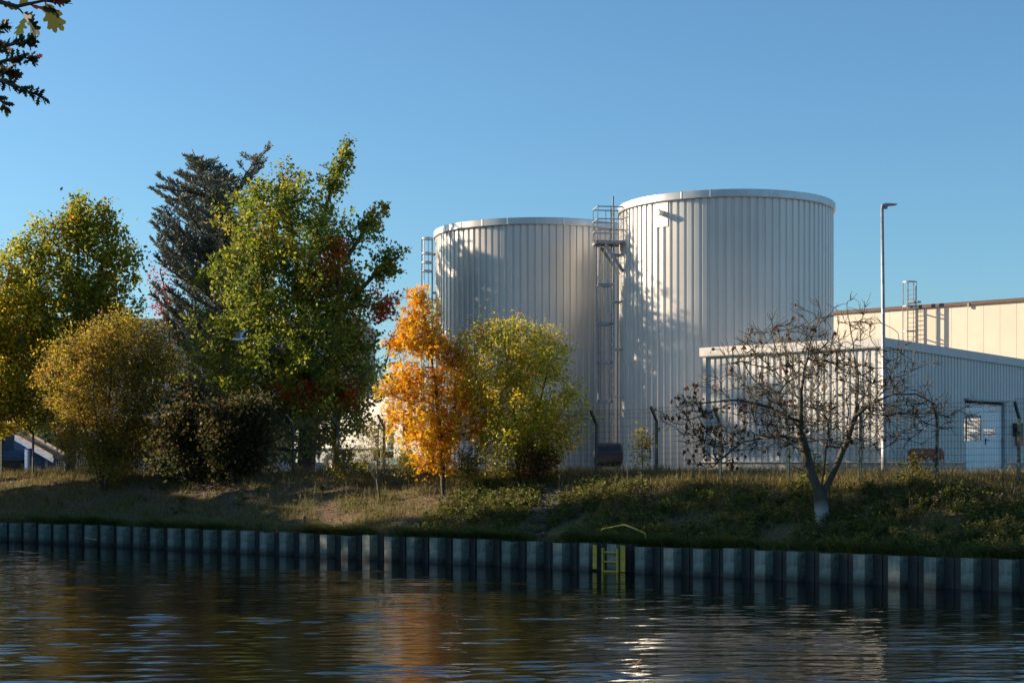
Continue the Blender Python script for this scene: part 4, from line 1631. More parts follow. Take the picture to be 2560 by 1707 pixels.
# orange maple
Zm = 57.3
b = gbase(1020, Zm)
make_tree('maple_tree', 'bright orange maple standing on the bank in full sun', 'tree', b,
          [[b, P(1017, 1080, Zm), P(1012, 1000, Zm), P(1002, 900, Zm), P(985, 780, Zm), P(966, 685, Zm)],
           [P(1012, 1000, Zm), P(1060, 980, Zm - .4), P(1110, 962, Zm - .5)], [P(1010, 960, Zm), P(950, 930, Zm - .3), P(900, 905, Zm - .3)],
           [P(1000, 880, Zm), P(1050, 830, Zm - .2), P(1075, 790, Zm)]],
          [([(668, 950, 980), (715, 925, 1010), (770, 896, 1030), (815, 892, 1040)], 120),
           ([(835, 908, 1000), (868, 882, 1010), (920, 879, 1020), (965, 890, 1000)], 95),
           ([(795, 1005, 1062), (850, 990, 1090), (900, 1000, 1102), (955, 1010, 1105)], 80),
           ([(955, 905, 1060), (1000, 888, 1080), (1040, 930, 1070), (1075, 962, 1042)], 110),
           ([(945, 1080, 1130), (975, 1075, 1135), (1000, 1070, 1100)], 16)],
          Zm, 21, 0.085, [(0.80, 0.41, 0.012), (0.82, 0.52, 0.02), (0.74, 0.27, 0.008), (0.50, 0.14, 0.010), (0.55, 0.46, 0.03)], [5, 5, 2.6, 1.2, 1.2], leaf=0.125, per=26, sig=0.19, stick=0.3,
          shape=MAPLE, lm='leaf_bright', shell=0.55, r_tip=0.006, flat=0.8)

# yellow green willow-like bushy tree
Zg = 57.2
b = gbase(1190, Zg)
make_tree('willow_tree', 'round yellow-green small-leaved tree in front of the rear tank, right of the orange maple', 'tree', b,
          [[b, P(1188, 1040, Zg), P(1180, 940, Zg), P(1165, 830, Zg), P(1150, 760, Zg)], [P(1188, 1060, Zg), P(1230, 960, Zg), P(1255, 860, Zg), P(1265, 800, Zg)],
           [P(1186, 1030, Zg), P(1120, 960, Zg), P(1095, 870, Zg)], [P(1188, 1040, Zg), P(1270, 980, Zg - .3), P(1315, 900, Zg - .3)],
           [b, P(1165, 1020, Zg), P(1130, 1000, Zg)]],
          [([(732, 1110, 1185), (760, 1075, 1255), (790, 1058, 1298), (830, 1055, 1322), (880, 1065, 1330), (930, 1075, 1338), (980, 1075, 1348), (1020, 1085, 1345), (1060, 1105, 1325), (1092, 1130, 1290)], 520)],
          Zg, 22, 0.075, [(0.56, 0.46, 0.03), (0.42, 0.42, 0.034), (0.62, 0.42, 0.03), (0.28, 0.34, 0.034), (0.50, 0.24, 0.04)], [4, 4, 3, 3, 1.2], leaf=0.095, per=60, sig=0.22, stick=0.6, shape=KITE, shell=0.58, r_tip=0.008)
b = gbase(1232, 56.0)
make_tree('shrub', 'low rusty brown shrub at the foot of the yellow-green tree', 'shrub', b,
          [[b, P(1232, 1060, 56), P(1228, 1020, 56)], [b, P(1250, 1070, 56), P(1262, 1040, 56)], [b, P(1212, 1070, 56), P(1200, 1045, 56)]],
          [([(1020, 1205, 1260), (1045, 1190, 1280), (1075, 1195, 1275), (1098, 1210, 1262)], 110)], 56.0, 23, 0.03,
          [(0.13, 0.05, 0.025), (0.10, 0.06, 0.02), (0.17, 0.08, 0.02)], [4, 3, 2], leaf=0.07, per=34, sig=0.16, r_tip=0.005)

# young saplings on the sunny part of the bank
SAP = [(0.20, 0.19, 0.022), (0.14, 0.16, 0.02), (0.30, 0.22, 0.02), (0.22, 0.11, 0.03)]
b = gbase(874, 58.8)
make_tree('sapling', 'young sapling with pale forked stem and thin green leaves in front of the truck', 'tree', b,
          [[b, P(866, 1105, 58.8), P(868, 1040, 58.8), P(872, 960, 58.8)], [P(866, 1100, 58.8), P(845, 1070, 58.8), P(825, 1040, 58.8)], [P(868, 1115, 58.8), P(890, 1085, 58.8), P(893, 1030, 58.8)]],
          [([(950, 855, 885), (990, 835, 905), (1030, 810, 915), (1070, 805, 912)], 120)], 58.8, 24, 0.05, SAP, [4, 3, 2, 1], leaf=0.07, per=20, sig=0.16, bark='bark_grey', r_tip=0.006, shape=SLIM)
for i, (xd, Zs, env, lab, sc) in enumerate([
        (790, 61.0, [(1020, 770, 800), (1050, 760, 815), (1090, 762, 818)], 'small leafy green sapling close beside the oak trunk', 70),
        (935, 59.5, [(1015, 915, 950), (1050, 905, 965), (1085, 912, 965)], 'small leafy sapling just left of the orange maple trunk', 70),
        (1075, 56.8, [(1030, 1055, 1095), (1060, 1045, 1110), (1095, 1050, 1110)], 'small leafy green sapling just right of the orange maple trunk', 60),
        (1475, 51.5, [(985, 1462, 1490), (1020, 1455, 1498), (1065, 1462, 1494)], 'thin sapling growing against the mesh fence before the front tank', 26),
        (1870, 48.6, [(1040, 1850, 1885), (1060, 1845, 1895), (1085, 1850, 1890)], 'small yellow-green sapling behind the bare walnut trunk', 18),
        (2105, 48.0, [(1060, 2090, 2125), (1078, 2080, 2135), (1092, 2085, 2130)], 'small brown-green weed bush at the fence below the rusty pump', 22)]):
    b = gbase(xd, Zs)
    make_tree('sapling', lab, 'tree', b, [[b, P(xd, env[1][0], Zs), P(xd, env[0][0], Zs)]], [(env, sc)], Zs, 30 + i, 0.02, SAP, [3, 4, 2, 1 + i * 0.2], leaf=0.075, per=22, sig=0.15, r_tip=0.005)

# ------------------------------------------------------------------ dark conifer
def conifer():
    rng = np.random.default_rng(77)
    rr = random.Random(77)
    Z = 80.0
    b = gbase(512, Z)
    root = thing('cedar_tree', 'dark blue-green conifer with feathery layered branches behind the green oak', 'tree', b)
    env = [(345, 432, 455), (380, 410, 520), (420, 388, 560), (445, 350, 585), (500, 345, 600), (560, 330, 610), (620, 322, 620), (700, 330, 630), (800, 340, 620), (930, 370, 600)]
    tr = [b, P(512, 900, Z), P(510, 700, Z), P(504, 560, Z), P(485, 450, Z), P(458, 385, Z), P(441, 343, Z)]
    mb = MB()
    mb.tube(tr, [0.33, 0.28, 0.22, 0.16, 0.10, 0.05, 0.02], 9)
    ys = np.array([1090, 900, 700, 560, 450, 385, 343.0])
    xs = np.array([512, 512, 510, 504, 485, 458, 441.0])
    npos, nax = [], []

    def spray(p0, dirv, length, rad, lvl):
        n = max(3, int(length / 0.22))
        pts, d, p = [p0.copy()], dirv.normalized(), p0.copy()
        for i in range(n):
            d = (d + Vector((rr.uniform(-.10, .10), rr.uniform(-.10, .10), 0.035 + rr.uniform(-.06, .06)))).normalized()
            p = p + d * (length / n)
            pts.append(p.copy())
        mb.tube(pts, [rad * (1 - 0.8 * i / n) + 0.004 for i in range(n + 1)], 5 if lvl == 0 else 3, cap=False)
        for i in range(n):
            m = 8 if lvl else 5
            for q in range(m):
                t = pts[i].lerp(pts[i + 1], rr.random())
                side = Vector((rr.gauss(0, 1), rr.gauss(0, 1), rr.gauss(0, .45) + 0.35)).normalized()
                npos.append(tuple(t))
                nax.append(tuple((d * 0.9 + side * 0.8).normalized()))
        return pts, d
    k = 0
    y = 352.0
    branches = []
    while y < 930:
        for q in range(4 if y < 500 else 5):
            branches.append(y + rr.uniform(-6, 6))
        y += 11 + (y - 350) * 0.012
    # a second leader that leans to the right
    lead = [P(500, 520, Z), P(535, 450, Z), P(565, 400, Z), P(590, 362, Z)]
    mb.tube(lead, [0.09, 0.07, 0.04, 0.015], 6)
    for i in range(30):
        t = 0.25 + 0.75 * i / 29
        j = min(2, int(t * 3))
        p = lead[j].lerp(lead[j + 1], t * 3 - j)
        ang = rr.uniform(-1.1, 1.1) + (0 if rr.random() < 0.7 else math.pi)
        dv = Vector((math.cos(ang), math.sin(ang) * 0.9, 0.5))
        pts, d = spray(p, dv, rr.uniform(0.5, 1.2) * (1.25 - t * 0.6), 0.02, 0)
        for s in range(2):
            w = pts[rr.randrange(1, len(pts))]
            spray(w, (d + Vector((rr.gauss(0, .5), rr.gauss(0, .5), 0.2))).normalized(), rr.uniform(0.25, 0.5), 0.008, 1)
    for yb in branches:
        x0 = np.interp(yb, ys[::-1], xs[::-1])
        a, bb = interp_env(env, yb)
        ang = rr.uniform(0, 2 * math.pi)
        p = P(x0, yb + 18, Z)
        hw_l = (x0 - a) * K / FPX * Z
        hw_r = (bb - x0) * K / FPX * Z
        c = math.cos(ang)
        hw = hw_r if c > 0 else hw_l
        hw = abs(c) * hw + (1 - abs(c)) * (hw_l + hw_r) / 2
        L = hw * (rr.uniform(0.72, 1.08) if yb < 520 else rr.uniform(0.85, 1.2))
        dv = Vector((c, math.sin(ang), rr.uniform(0.12, 0.34)))
        pts, d = spray(p, dv, L, 0.02 + 0.012 * L, 0)
        n = len(pts)
        for i in range(1, n):
            if L < 0.7 and i % 2: continue
            dd_ = (pts[i] - pts[i - 1]).normalized()
            sd = dd_.cross(Vector((0, 0, 1))).normalized()
            for sgn in (-1, 1):
                ln = (0.25 + 0.62 * math.sin(math.pi * min(1, (i + 0.6) / n)) * min(1.0, L / 2.2)) * rr.uniform(0.7, 1.2)
                spray(pts[i], (dd_ * 0.9 + sd * sgn * rr.uniform(0.5, 1.0) + Vector((0, 0, rr.uniform(-0.12, 0.3)))).normalized(), ln, 0.008, 1)
    mb.build('trunk', M['bark'], root, smooth=True)
    npos = np.array(npos)
    nax = np.array(nax)
    n = len(npos)
    cols = palette([(0.17, 0.21, 0.18), (0.13, 0.17, 0.16), (0.24, 0.235, 0.16), (0.30, 0.21, 0.13)], [4, 4, 2, 1], n, rng)
    needle = (np.array([(0, 0, 0), (0.4, 0.17, 0), (1, 0, 0), (0.4, -0.17, 0)]), np.array([(0, 1, 2, 3)]))
    leaves('crown', npos, 0.17, cols, M['needle'], root, rng, needle, axis=nax, jit=0.35)


conifer()

# ------------------------------------------------------------------ bare walnut tree
def walnut():
    rng = np.random.default_rng(41)
    rr = random.Random(41)
    Z = 47.1
    b = gbase(1889, Z, 0.12)
    root = thing('walnut_tree', 'nearly bare forked tree with a whitewashed trunk foot on the right bank', 'tree', b)
    fork = P(1885, 1143, Z)
    tr = [[b, P(1888, 1180, Z), fork, P(1862, 1080, Z), P(1838, 990, Z), P(1840, 900, Z - .1), P(1858, 800, Z - .2), P(1880, 735, Z - .2)],
          [fork, P(1915, 1085, Z), P(1943, 1020, Z), P(1966, 955, Z + .1), P(1972, 880, Z + .2), P(1960, 790, Z + .2), P(1945, 700, Z + .2)],
          [P(1838, 985, Z), P(1790, 930, Z - .5), P(1730, 870, Z - .8), P(1690, 800, Z - 1.0)],
          [P(1842, 900, Z), P(1775, 850, Z + .6), P(1700, 830, Z + 1.0), P(1650, 840, Z + 1.2)],
          [P(1840, 930, Z), P(1800, 850, Z + .5), P(1770, 760, Z + .8)],
          [P(1966, 955, Z), P(2030, 900, Z - .5), P(2060, 830, Z - .8), P(2065, 780, Z - .8)],
          [P(1966, 945, Z), P(2000, 880, Z + .6), P(2080, 860, Z + 1.0), P(2140, 830, Z + 1.1)],
          [P(1990, 930, Z - .2), P(2050, 905, Z - .9), P(2105, 905, Z - 1.2), P(2150, 930, Z - 1.3)],
          [P(1886, 1135, Z + .05), P(1895, 1060, Z + .3), P(1902, 980, Z + .5)],
          [P(1834, 972, Z), P(1770, 935, Z - .4), P(1695, 918, Z - .8), P(1615, 925, Z - 1.0), P(1550, 935, Z - 1.1)],
          [P(1845, 1005, Z), P(1770, 1000, Z + .4), P(1705, 1015, Z + .6), P(1655, 1055, Z + .7)]]
    envs = [([(690, 1935, 1965), (715, 1800, 1985), (750, 1715, 2030), (790, 1660, 2080), (850, 1640, 2140), (900, 1600, 2180), (950, 1560, 2190), (1000, 1590, 2160), (1030, 1640, 2130)], 620),
            ([(900, 1560, 1620), (960, 1535, 1640), (1020, 1560, 1680), (1085, 1615, 1690)], 42)]
    tg = np.concatenate([env_points(e, n, Z, rng, 0.62, 0.85) for e, n in envs])
    chains, td = grow(tr, tg, 43, 0.215, 0.0105, seg=0.28, pw=0.85, droop=0.1, wig=0.05)
    mb = MB()
    for pts, r in chains:
        mb.tube(pts, r, 9 if r[0] > 0.05 else 5, cap=False)
    twig_tips = []
    for i, t in enumerate(tg):
        for q in range(5):
            d = Vector(td[i]) * 0.8 + Vector((rr.gauss(0, .5), rr.gauss(0, .5), rr.gauss(0.15, .5)))
            d.normalize()
            p0 = Vector(t)
            L = rr.uniform(0.22, 0.5)
            p1 = p0 + d * L * 0.5 + Vector((0, 0, rr.uniform(-.03, .05)))
            p2 = p1 + (d + Vector((rr.gauss(0, .35), rr.gauss(0, .35), rr.gauss(.1, .35)))).normalized() * L * 0.5
            mb.tube([p0, p1, p2], [0.0105, 0.009, 0.006], 3, cap=False)
            twig_tips.append((p2, d))
    m_ = M['bark_walnut']                        # pale limewash on the foot of the trunk, worn away upwards
    nt = m_.node_tree
    bs = nt.nodes['Principled BSDF']
    old = bs.inputs['Base Color'].links[0].from_socket
    gm = nt.nodes.new('ShaderNodeNewGeometry')
    sx = nt.nodes.new('ShaderNodeSeparateXYZ')
    nt.links.new(gm.outputs['Position'], sx.inputs[0])
    nz = nt.nodes.new('ShaderNodeTexNoise')
    nz.inputs['Scale'].default_value = 6
    nz.inputs['Detail'].default_value = 6
    ad = nt.nodes.new('ShaderNodeMath'); ad.operation = 'MULTIPLY_ADD'; ad.inputs[1].default_value = 0.7
    nt.links.new(nz.outputs['Fac'], ad.inputs[0]); nt.links.new(sx.outputs['Z'], ad.inputs[2])
    mr = nt.nodes.new('ShaderNodeMapRange')
    mr.inputs['From Min'].default_value = b.z + 0.85; mr.inputs['From Max'].default_value = b.z + 1.15
    mr.inputs['To Min'].default_value = 0.85; mr.inputs['To Max'].default_value = 0.0
    nt.links.new(ad.outputs[0], mr.inputs[0])
    mx = nt.nodes.new('ShaderNodeMix'); mx.data_type = 'RGBA'
    nt.links.new(mr.outputs[0], mx.inputs[0]); nt.links.new(old, mx.inputs[6])
    mx.inputs[7].default_value = (0.36, 0.35, 0.34, 1)
    nt.links.new(mx.outputs[2], bs.inputs['Base Color'])
    mb.build('trunk', M['bark_walnut'], root, smooth=True)
    # a few brown leaves still hanging, mostly on the left side
    lp, la = [], []
    for p, d in twig_tips:
        xd = (p.x / p.y * FPX + 1280) / K
        yd = (1160 - (p.z - EYE) / p.y * FPX) / K
        pr = 0.04
        if xd < 1800: pr = 0.10
        if xd < 1720 and yd > 860: pr = 0.3
        if xd > 1980: pr = 0.012
        if rr.random() < pr:
            for k in range(rr.choice((2, 3, 4))):
                lp.append(tuple(p + Vector((rr.gauss(0, .04), rr.gauss(0, .04), rr.gauss(-.03, .04)))))
                la.append((rr.gauss(0, .4), rr.gauss(0, .4), -1))
    lp, la = np.array(lp), np.array(la)
    cols = palette([(0.11, 0.045, 0.022), (0.075, 0.035, 0.02), (0.16, 0.075, 0.03), (0.16, 0.15, 0.03)], [4, 4, 2, 0.6], len(lp), rng)
    leaves('crown', lp, 0.13, cols, M['leaf'], root, rng, KITE, axis=unit(la), jit=0.9)


walnut()

# ------------------------------------------------------------------ overhanging oak by the camera
def near_oak():
    rng = np.random.default_rng(55)
    rr = random.Random(55)
    base = Vector((-8.2, 13.5, 1.6))
    root = thing('overhanging_oak', 'dark oak whose leafy twigs hang into the top corner of the sky', 'tree', base)
    Zc = 12.0
    mb = MB()
    top = Vector((-7.6, 13.3, 10.5))
    mb.tube([base - Vector((0, 0, .4)), Vector((-8.1, 13.5, 4)), Vector((-7.8, 13.4, 7)), top], [0.34, 0.27, 0.2, 0.1], 12)
    O = [(0, -.02), (.12, .03), (.2, .12), (.3, .16), (.34, .09), (.44, .14), (.52, .25), (.6, .24), (.6, .12), (.7, .16), (.8, .22), (.86, .16), (.84, .08), (.94, .07), (1, 0)]
    O = O + [(x, -y) for x, y in reversed(O[1:-1])]
    O = [(0, 0)] + O[1:]
    T = np.array([(x, y, 0.05 * abs(y) * 4) for x, y in O])
    m = len(T)
    tips = []

    def twig(pts, r0, r1, leafy, n, size):
        pts = [Vector(p) for p in pts]
        k = len(pts)
        mb.tube(pts, [r0 + (r1 - r0) * i / (k - 1) for i in range(k)], 6, cap=False)
        for i in range(n):
            t = leafy + (1 - leafy) * rr.random()
            j = min(k - 2, int(t * (k - 1)))
            p = pts[j].lerp(pts[j + 1], t * (k - 1) - j)
            d = (pts[j + 1] - pts[j]).normalized()
            tips.append((p, d, size))
    # limbs outside the picture that carry the twigs
    Zn = 11.0
    limb = Vector((-5.6, 11.5, 8.2))
    mb.tube([Vector((-7.75, 13.4, 7.2)), Vector((-6.6, 12.4, 8.0)), limb], [0.14, 0.1, 0.06], 8)
    mb.tube([Vector((-7.9, 13.4, 6.4)), Vector((-6.4, 12.2, 6.9)), P(-120, 160, Zn)], [0.09, 0.055, 0.022], 8)
    la, lb, lc = Vector((-7.9, 13.4, 6.4)), Vector((-6.4, 12.2, 6.9)), P(-120, 160, Zn)
    for i in range(34):
        t = rr.uniform(0.25, 1.72)
        e0 = la.lerp(lb, t) if t < 1 else lb.lerp(lc, t - 1)
        dv = Vector((rr.gauss(0, 1), rr.gauss(0, 1), rr.gauss(-.1, .7))).normalized() * rr.uniform(0.4, 0.85)
        twig([e0, e0 + dv * 0.5 + Vector((0, 0, .05)), e0 + dv], 0.012, 0.004, 0.2, 46, 0.075)
    ld, le = Vector((-6.6, 12.4, 8.0)), Vector((-3.4, 8.0, 6.0))
    for i in range(22):
        t = rr.random()
        e0 = ld.lerp(limb, t * 2) if t < 0.5 else limb.lerp(le, (t - 0.5) * 1.3)
        dv = Vector((rr.gauss(0, 1), rr.gauss(0, 1), rr.gauss(0.1, .7))).normalized() * rr.uniform(0.35, 0.75)
        twig([e0, e0 + dv * 0.5 + Vector((0, 0, .05)), e0 + dv], 0.012, 0.004, 0.2, 40, 0.075)
    q = P(-120, 160, Zn)
    twig([q, P(-50, 130, Zn), P(0, 110, Zn), P(45, 98, Zn), P(72, 95, Zn)], 0.02, 0.004, 0.1, 110, 0.07)
    twig([q, P(-50, 160, Zn + .2), P(10, 140, Zn + .2), P(55, 132, Zn + .2), P(80, 138, Zn + .2)], 0.02, 0.004, 0.1, 100, 0.07)
    twig([q, P(-60, 190, Zn), P(0, 185, Zn), P(30, 195, Zn), P(60, 208, Zn), P(98, 224, Zn)], 0.02, 0.004, 0.15, 95, 0.068)
    twig([q, P(-60, 210, Zn - .2), P(-15, 218, Zn - .2), P(5, 235, Zn - .2), P(16, 252, Zn - .2)], 0.015, 0.004, 0.25, 50, 0.068)
    twig([q, P(-60, 110, Zn), P(-20, 80, Zn), P(2, 62, Zn), P(12, 60, Zn)], 0.015, 0.004, 0.2, 60, 0.07)
    twig([q, P(-60, 175, Zn + .1), P(0, 165, Zn + .1), P(30, 168, Zn + .1)], 0.015, 0.004, 0.1, 110, 0.07)
    Zf = 5.6
    q2 = P(-160, -120, Zf)
    mb.tube([limb, Vector((-3.4, 8.0, 6.0)), q2], [0.06, 0.04, 0.02], 6)
    twig([q2, P(-60, -30, Zf), P(0, 5, Zf), P(40, 15, Zf), P(100, 2, Zf), P(125, 5, Zf)], 0.012, 0.003, 0.3, 15, 0.11)
    twig([P(20, 10, Zf), P(45, 22, Zf), P(60, 40, Zf), P(70, 50, Zf)], 0.004, 0.002, 0.4, 4, 0.12)
    # body of the crown, out of the picture
    for i in range(46):
        e = Vector((rr.uniform(-10.5, -6.9), rr.uniform(11.2, 16.5), rr.uniform(7.2, 12.5)))
        s = Vector((-7.8, 13.4, min(10, e.z - 0.6)))
        twig([s, s.lerp(e, 0.5) + Vector((0, 0, .2)), e], 0.05, 0.006, 0.35, 60, 0.13)
    mb.build('trunk', M['bark'], root, smooth=True)
    n = len(tips)
    p = np.array([tuple(t[0]) for t in tips])
    d = np.array([tuple(t[1]) for t in tips])
    s = np.array([t[2] for t in tips])
    a = unit(d * 0.7 + rng.normal(size=(n, 3)) * 0.6)
    bb = unit(np.cross(rng.normal(size=(n, 3)) + np.array((0, -0.9, 0.4)), a))
    c = np.cross(a, bb)
    sz = (s * rng.uniform(0.7, 1.15, n))[:, None, None]
    V = p[:, None, :] + sz * (T[None, :, 0:1] * a[:, None] + T[None, :, 1:2] * bb[:, None] + T[None, :, 2:3] * c[:, None])
    F = np.arange(n * m).reshape(n, m)
    cols = palette([(0.045, 0.065, 0.02), (0.06, 0.07, 0.022), (0.10, 0.06, 0.02), (0.12, 0.03, 0.02)], [5, 4, 1, 1], n, rng)
    me = bpy.data.meshes.new('crown')
    fast_mesh(me, V.reshape(-1, 3) - np.array(ORIG[root.name]), F, colours=np.repeat(cols, m, axis=0))
    me.materials.append(M['leaf'])
    link_mesh('crown', me, root)


near_oak()

# ------------------------------------------------------------------ trees added out of view, up-sun, to shade the bank and shed
def shade_trees():
    rng = np.random.default_rng(91)
    vs, fs, cs = [], [], []
    pos = []
    mb = MB()
    lines = []
    # p = distance across the sun direction; the wood stands 58 m up-sun
    for i in range(15):
        p_ = 34.0 + i * 1.22
        lines.append((p_, 58 + rng.uniform(-4, 5), 25.4 - (p_ - 45) * 0.55 + rng.uniform(-1.0, 0.6), 2.6))
    for i in range(5):
        lines.append((53.6 + i * 0.95, 58 + rng.uniform(-3, 3), 12.9 + rng.uniform(-0.7, 0.5), 1.7))
    for i in range(6):
        lines.append((58.6 + i * 0.9, 58 + rng.uniform(-2, 3), 11.9 + rng.uniform(-0.6, 0.8), 1.8))
    for i in range(4):
        lines.append((56.8 + i * 0.6, 58 + rng.uniform(-3, 3), 25.8 + rng.uniform(-1.0, 1.0), 0.85))
    sd = np.array((SUN_DIR.x, SUN_DIR.y)) / math.hypot(SUN_DIR.x, SUN_DIR.y)
    pd = np.array((-sd[1], sd[0]))
    if pd[1] < 0: pd = -pd
    for p_, L, h, w in lines:
        c = pd * p_ + sd * L
        x, y = c
        mb.tube([(x, y, -1.2), (x, y, h * 0.5), (x, y, h * 0.8)], [0.35, 0.25, 0.1], 7)
        n = 1300 if w > 1 else 240
        u = rng.random(n)
        z = 0.5 + u * (h - 0.5)
        r = w * np.sqrt(rng.random(n)) * np.minimum(1, (1.02 - u) * 2.6) * (0.75 + 0.3 * np.sin(u * 11 + p_))
        th = rng.random(n) * 6.283
        pos.append(np.stack([x + r * np.cos(th), y + r * np.sin(th), z], -1))
    pos = np.concatenate(pos)
    cols = palette([(0.07, 0.09, 0.02), (0.05, 0.07, 0.02), (0.14, 0.10, 0.02)], [4, 3, 2], len(pos), rng)
    o = leaves('shade_wood', pos, 0.75, cols, M['leaf'], None, rng, KITE)
    tag(o, 'dense row of unseen tall trees shaped to shade the bank and shed', 'wood', kind='stuff')
    mb.build('trunk', M['bark'], o)


shade_trees()

# ------------------------------------------------------------------ ground cover
def blades(name, n, srange, trange, hrange, width, cols, wts, seed, density, bend=0.35, label=None, tilt=0.3, droop=0.0):
    rng = np.random.default_rng(seed)
    s = rng.uniform(*srange, n)
    t = rng.uniform(*trange, n)
    k = density(s, t, rng)
    s, t = s[k], t[k]
    n = len(s)
    x = W0[0] + ES[0] * s + ET[0] * t
    y = W0[1] + ES[1] * s + ET[1] * t
    z = np.array([gz(a, b) for a, b in zip(x, y)]) - 0.02
    h = rng.uniform(*hrange, n) * (0.7 + 0.5 * np.abs(np.sin(s * 1.7 + t * 2.1)))
    a = rng.random(n) * 6.283
    lean = rng.normal(0, tilt, (n, 2)) - droop * ET[None, :]
    w = width * rng.uniform(0.7, 1.3, n)
    bx, by = np.cos(a) * w / 2, np.sin(a) * w / 2
    B = np.stack([x, y, z], -1)
    mid = B + np.stack([lean[:, 0] * h * .35, lean[:, 1] * h * .35, h * .55], -1)
    tip = B + np.stack([lean[:, 0] * h * (.7 + bend), lean[:, 1] * h * (.7 + bend), h * (1 - 0.2 * bend)], -1)
    O = np.stack([bx, by, np.zeros(n)], -1)
    V = np.stack([B - O, B + O, mid + O * .7, mid - O * .7, tip + O * .12, tip - O * .12], 1).reshape(-1, 3)
    i = np.arange(n)[:, None] * 6
    F = np.concatenate([i + np.array([[0, 1, 2, 3]]), i + np.array([[3, 2, 4, 5]])], 0)
    c = palette(cols, wts, n, rng)
    me = bpy.data.meshes.new(name)
    fast_mesh(me, V, F, colours=np.repeat(c, 6, axis=0))
    me.materials.append(M['grassm'])
    o = link_mesh(name, me)
    tag(o, label, 'grass', kind='stuff')
    return o


def vnoise(s, t, sc, ph):
    return np.array([noise.noise(Vector((a * sc, b * sc * 1.4, ph))) for a, b in zip(s, t)])


DRY = [(0.20, 0.15, 0.055), (0.14, 0.115, 0.04), (0.10, 0.105, 0.03), (0.26, 0.20, 0.09)]
GRN = [(0.13, 0.17, 0.04), (0.17, 0.20, 0.045), (0.10, 0.14, 0.04), (0.24, 0.20, 0.08)]
blades('dry_grass', 52000, (-36, 22), (3.5, 8.5), (0.14, 0.42), 0.022, DRY, [3, 3, 3, 1.5], 61,
       lambda s, t, r: r.random(len(s)) < np.where(s > -3, 0.95, np.where(s > -16, 0.75, 0.45)) * np.clip((t - 3.3) / 1.0, .15, 1), label='tall dry yellow grass along the top of the bank beneath the fence')
blades('bank_grass', 90000, (-36, 22), (0.38, 4.6), (0.08, 0.28), 0.02, GRN + DRY[:2], [2, 2.5, 1.5, 4, 3, 3], 62,
       lambda s, t, r: r.random(len(s)) < np.clip(0.45 + 1.3 * vnoise(s, t, 0.6, 2.0), 0.05, 0.95) * np.where((s < -11), np.clip(1.3 - t * 0.25, .3, 1), 1.3), label='low patchy green grass over the slope of the canal bank')
blades('edge_grass', 30000, (-36, 22), (0.36, 0.62), (0.2, 0.55), 0.024, GRN, [4, 4, 3, 1], 63,
       lambda s, t, r: r.random(len(s)) < np.clip(0.5 + 1.2 * vnoise(s, t, 0.5, 7.0), 0.1, 1), bend=0.9, tilt=0.6, droop=0.95, label='tufts of green grass hanging over the top edge of the sheet piles')


def weeds():
    rng = np.random.default_rng(64)
    pos, ax, cl = [], [], []
    k = 0
    stems = MB()
    spots = []
    for i in range(2700):
        s = rng.uniform(-5.0, 21)
        t = rng.uniform(0.35, 4.2)
        if noise.noise(Vector((s * 0.5, t * 0.7, 9.0))) < -0.32: continue
        if abs(s - (0.2 - 0.33 * t)) < 0.45 and rng.random() < 0.75: continue
        spots.append((s, t, rng.uniform(0.18, 0.5)))
    for i in range(230):
        s = rng.uniform(-30, -5)
        t = rng.uniform(0.4, 4.6)
        if noise.noise(Vector((s * 0.4, t * 0.5, 3.0))) < 0.12: continue
        spots.append((s, t, rng.uniform(0.12, 0.3)))
    for s, t, h in spots:
        x, y = st2xy(s, t)
        z = gz(x, y)
        for q in range(rng.integers(3, 6)):
            a = rng.random() * 6.283
            l = rng.uniform(0.1, 0.5)
            d = np.array((math.cos(a) * l, math.sin(a) * l, 1.0))
            d /= np.linalg.norm(d)
            for j in range(9):
                f = (j + 1) / 9
                p = np.array((x, y, z)) + d * h * f + np.array((0, 0, -0.12 * l * f * f))
                sgn = 1 if j % 2 else -1
                side = np.array((-math.sin(a), math.cos(a), 0.15)) * sgn
                pos.append(p)
                ax.append(side * 0.9 + d * 0.4 + rng.normal(0, .25, 3))
                cl.append(k)
            k += 1
    pos, ax, cl = np.array(pos), unit(np.array(ax)), np.array(cl)
    cols = palette([(0.13, 0.165, 0.035), (0.09, 0.12, 0.03), (0.24, 0.24, 0.045), (0.17, 0.12, 0.06)], [4, 4, 1.4, 2.4], len(pos), rng, cl)
    o = leaves('undergrowth', pos, 0.105, cols, M['leaf'], None, rng, SLIM, axis=ax, jit=0.3, flat=1.5)
    tag(o, 'leafy green weeds covering the shaded slope of the canal bank', 'undergrowth', kind='stuff')


weeds()


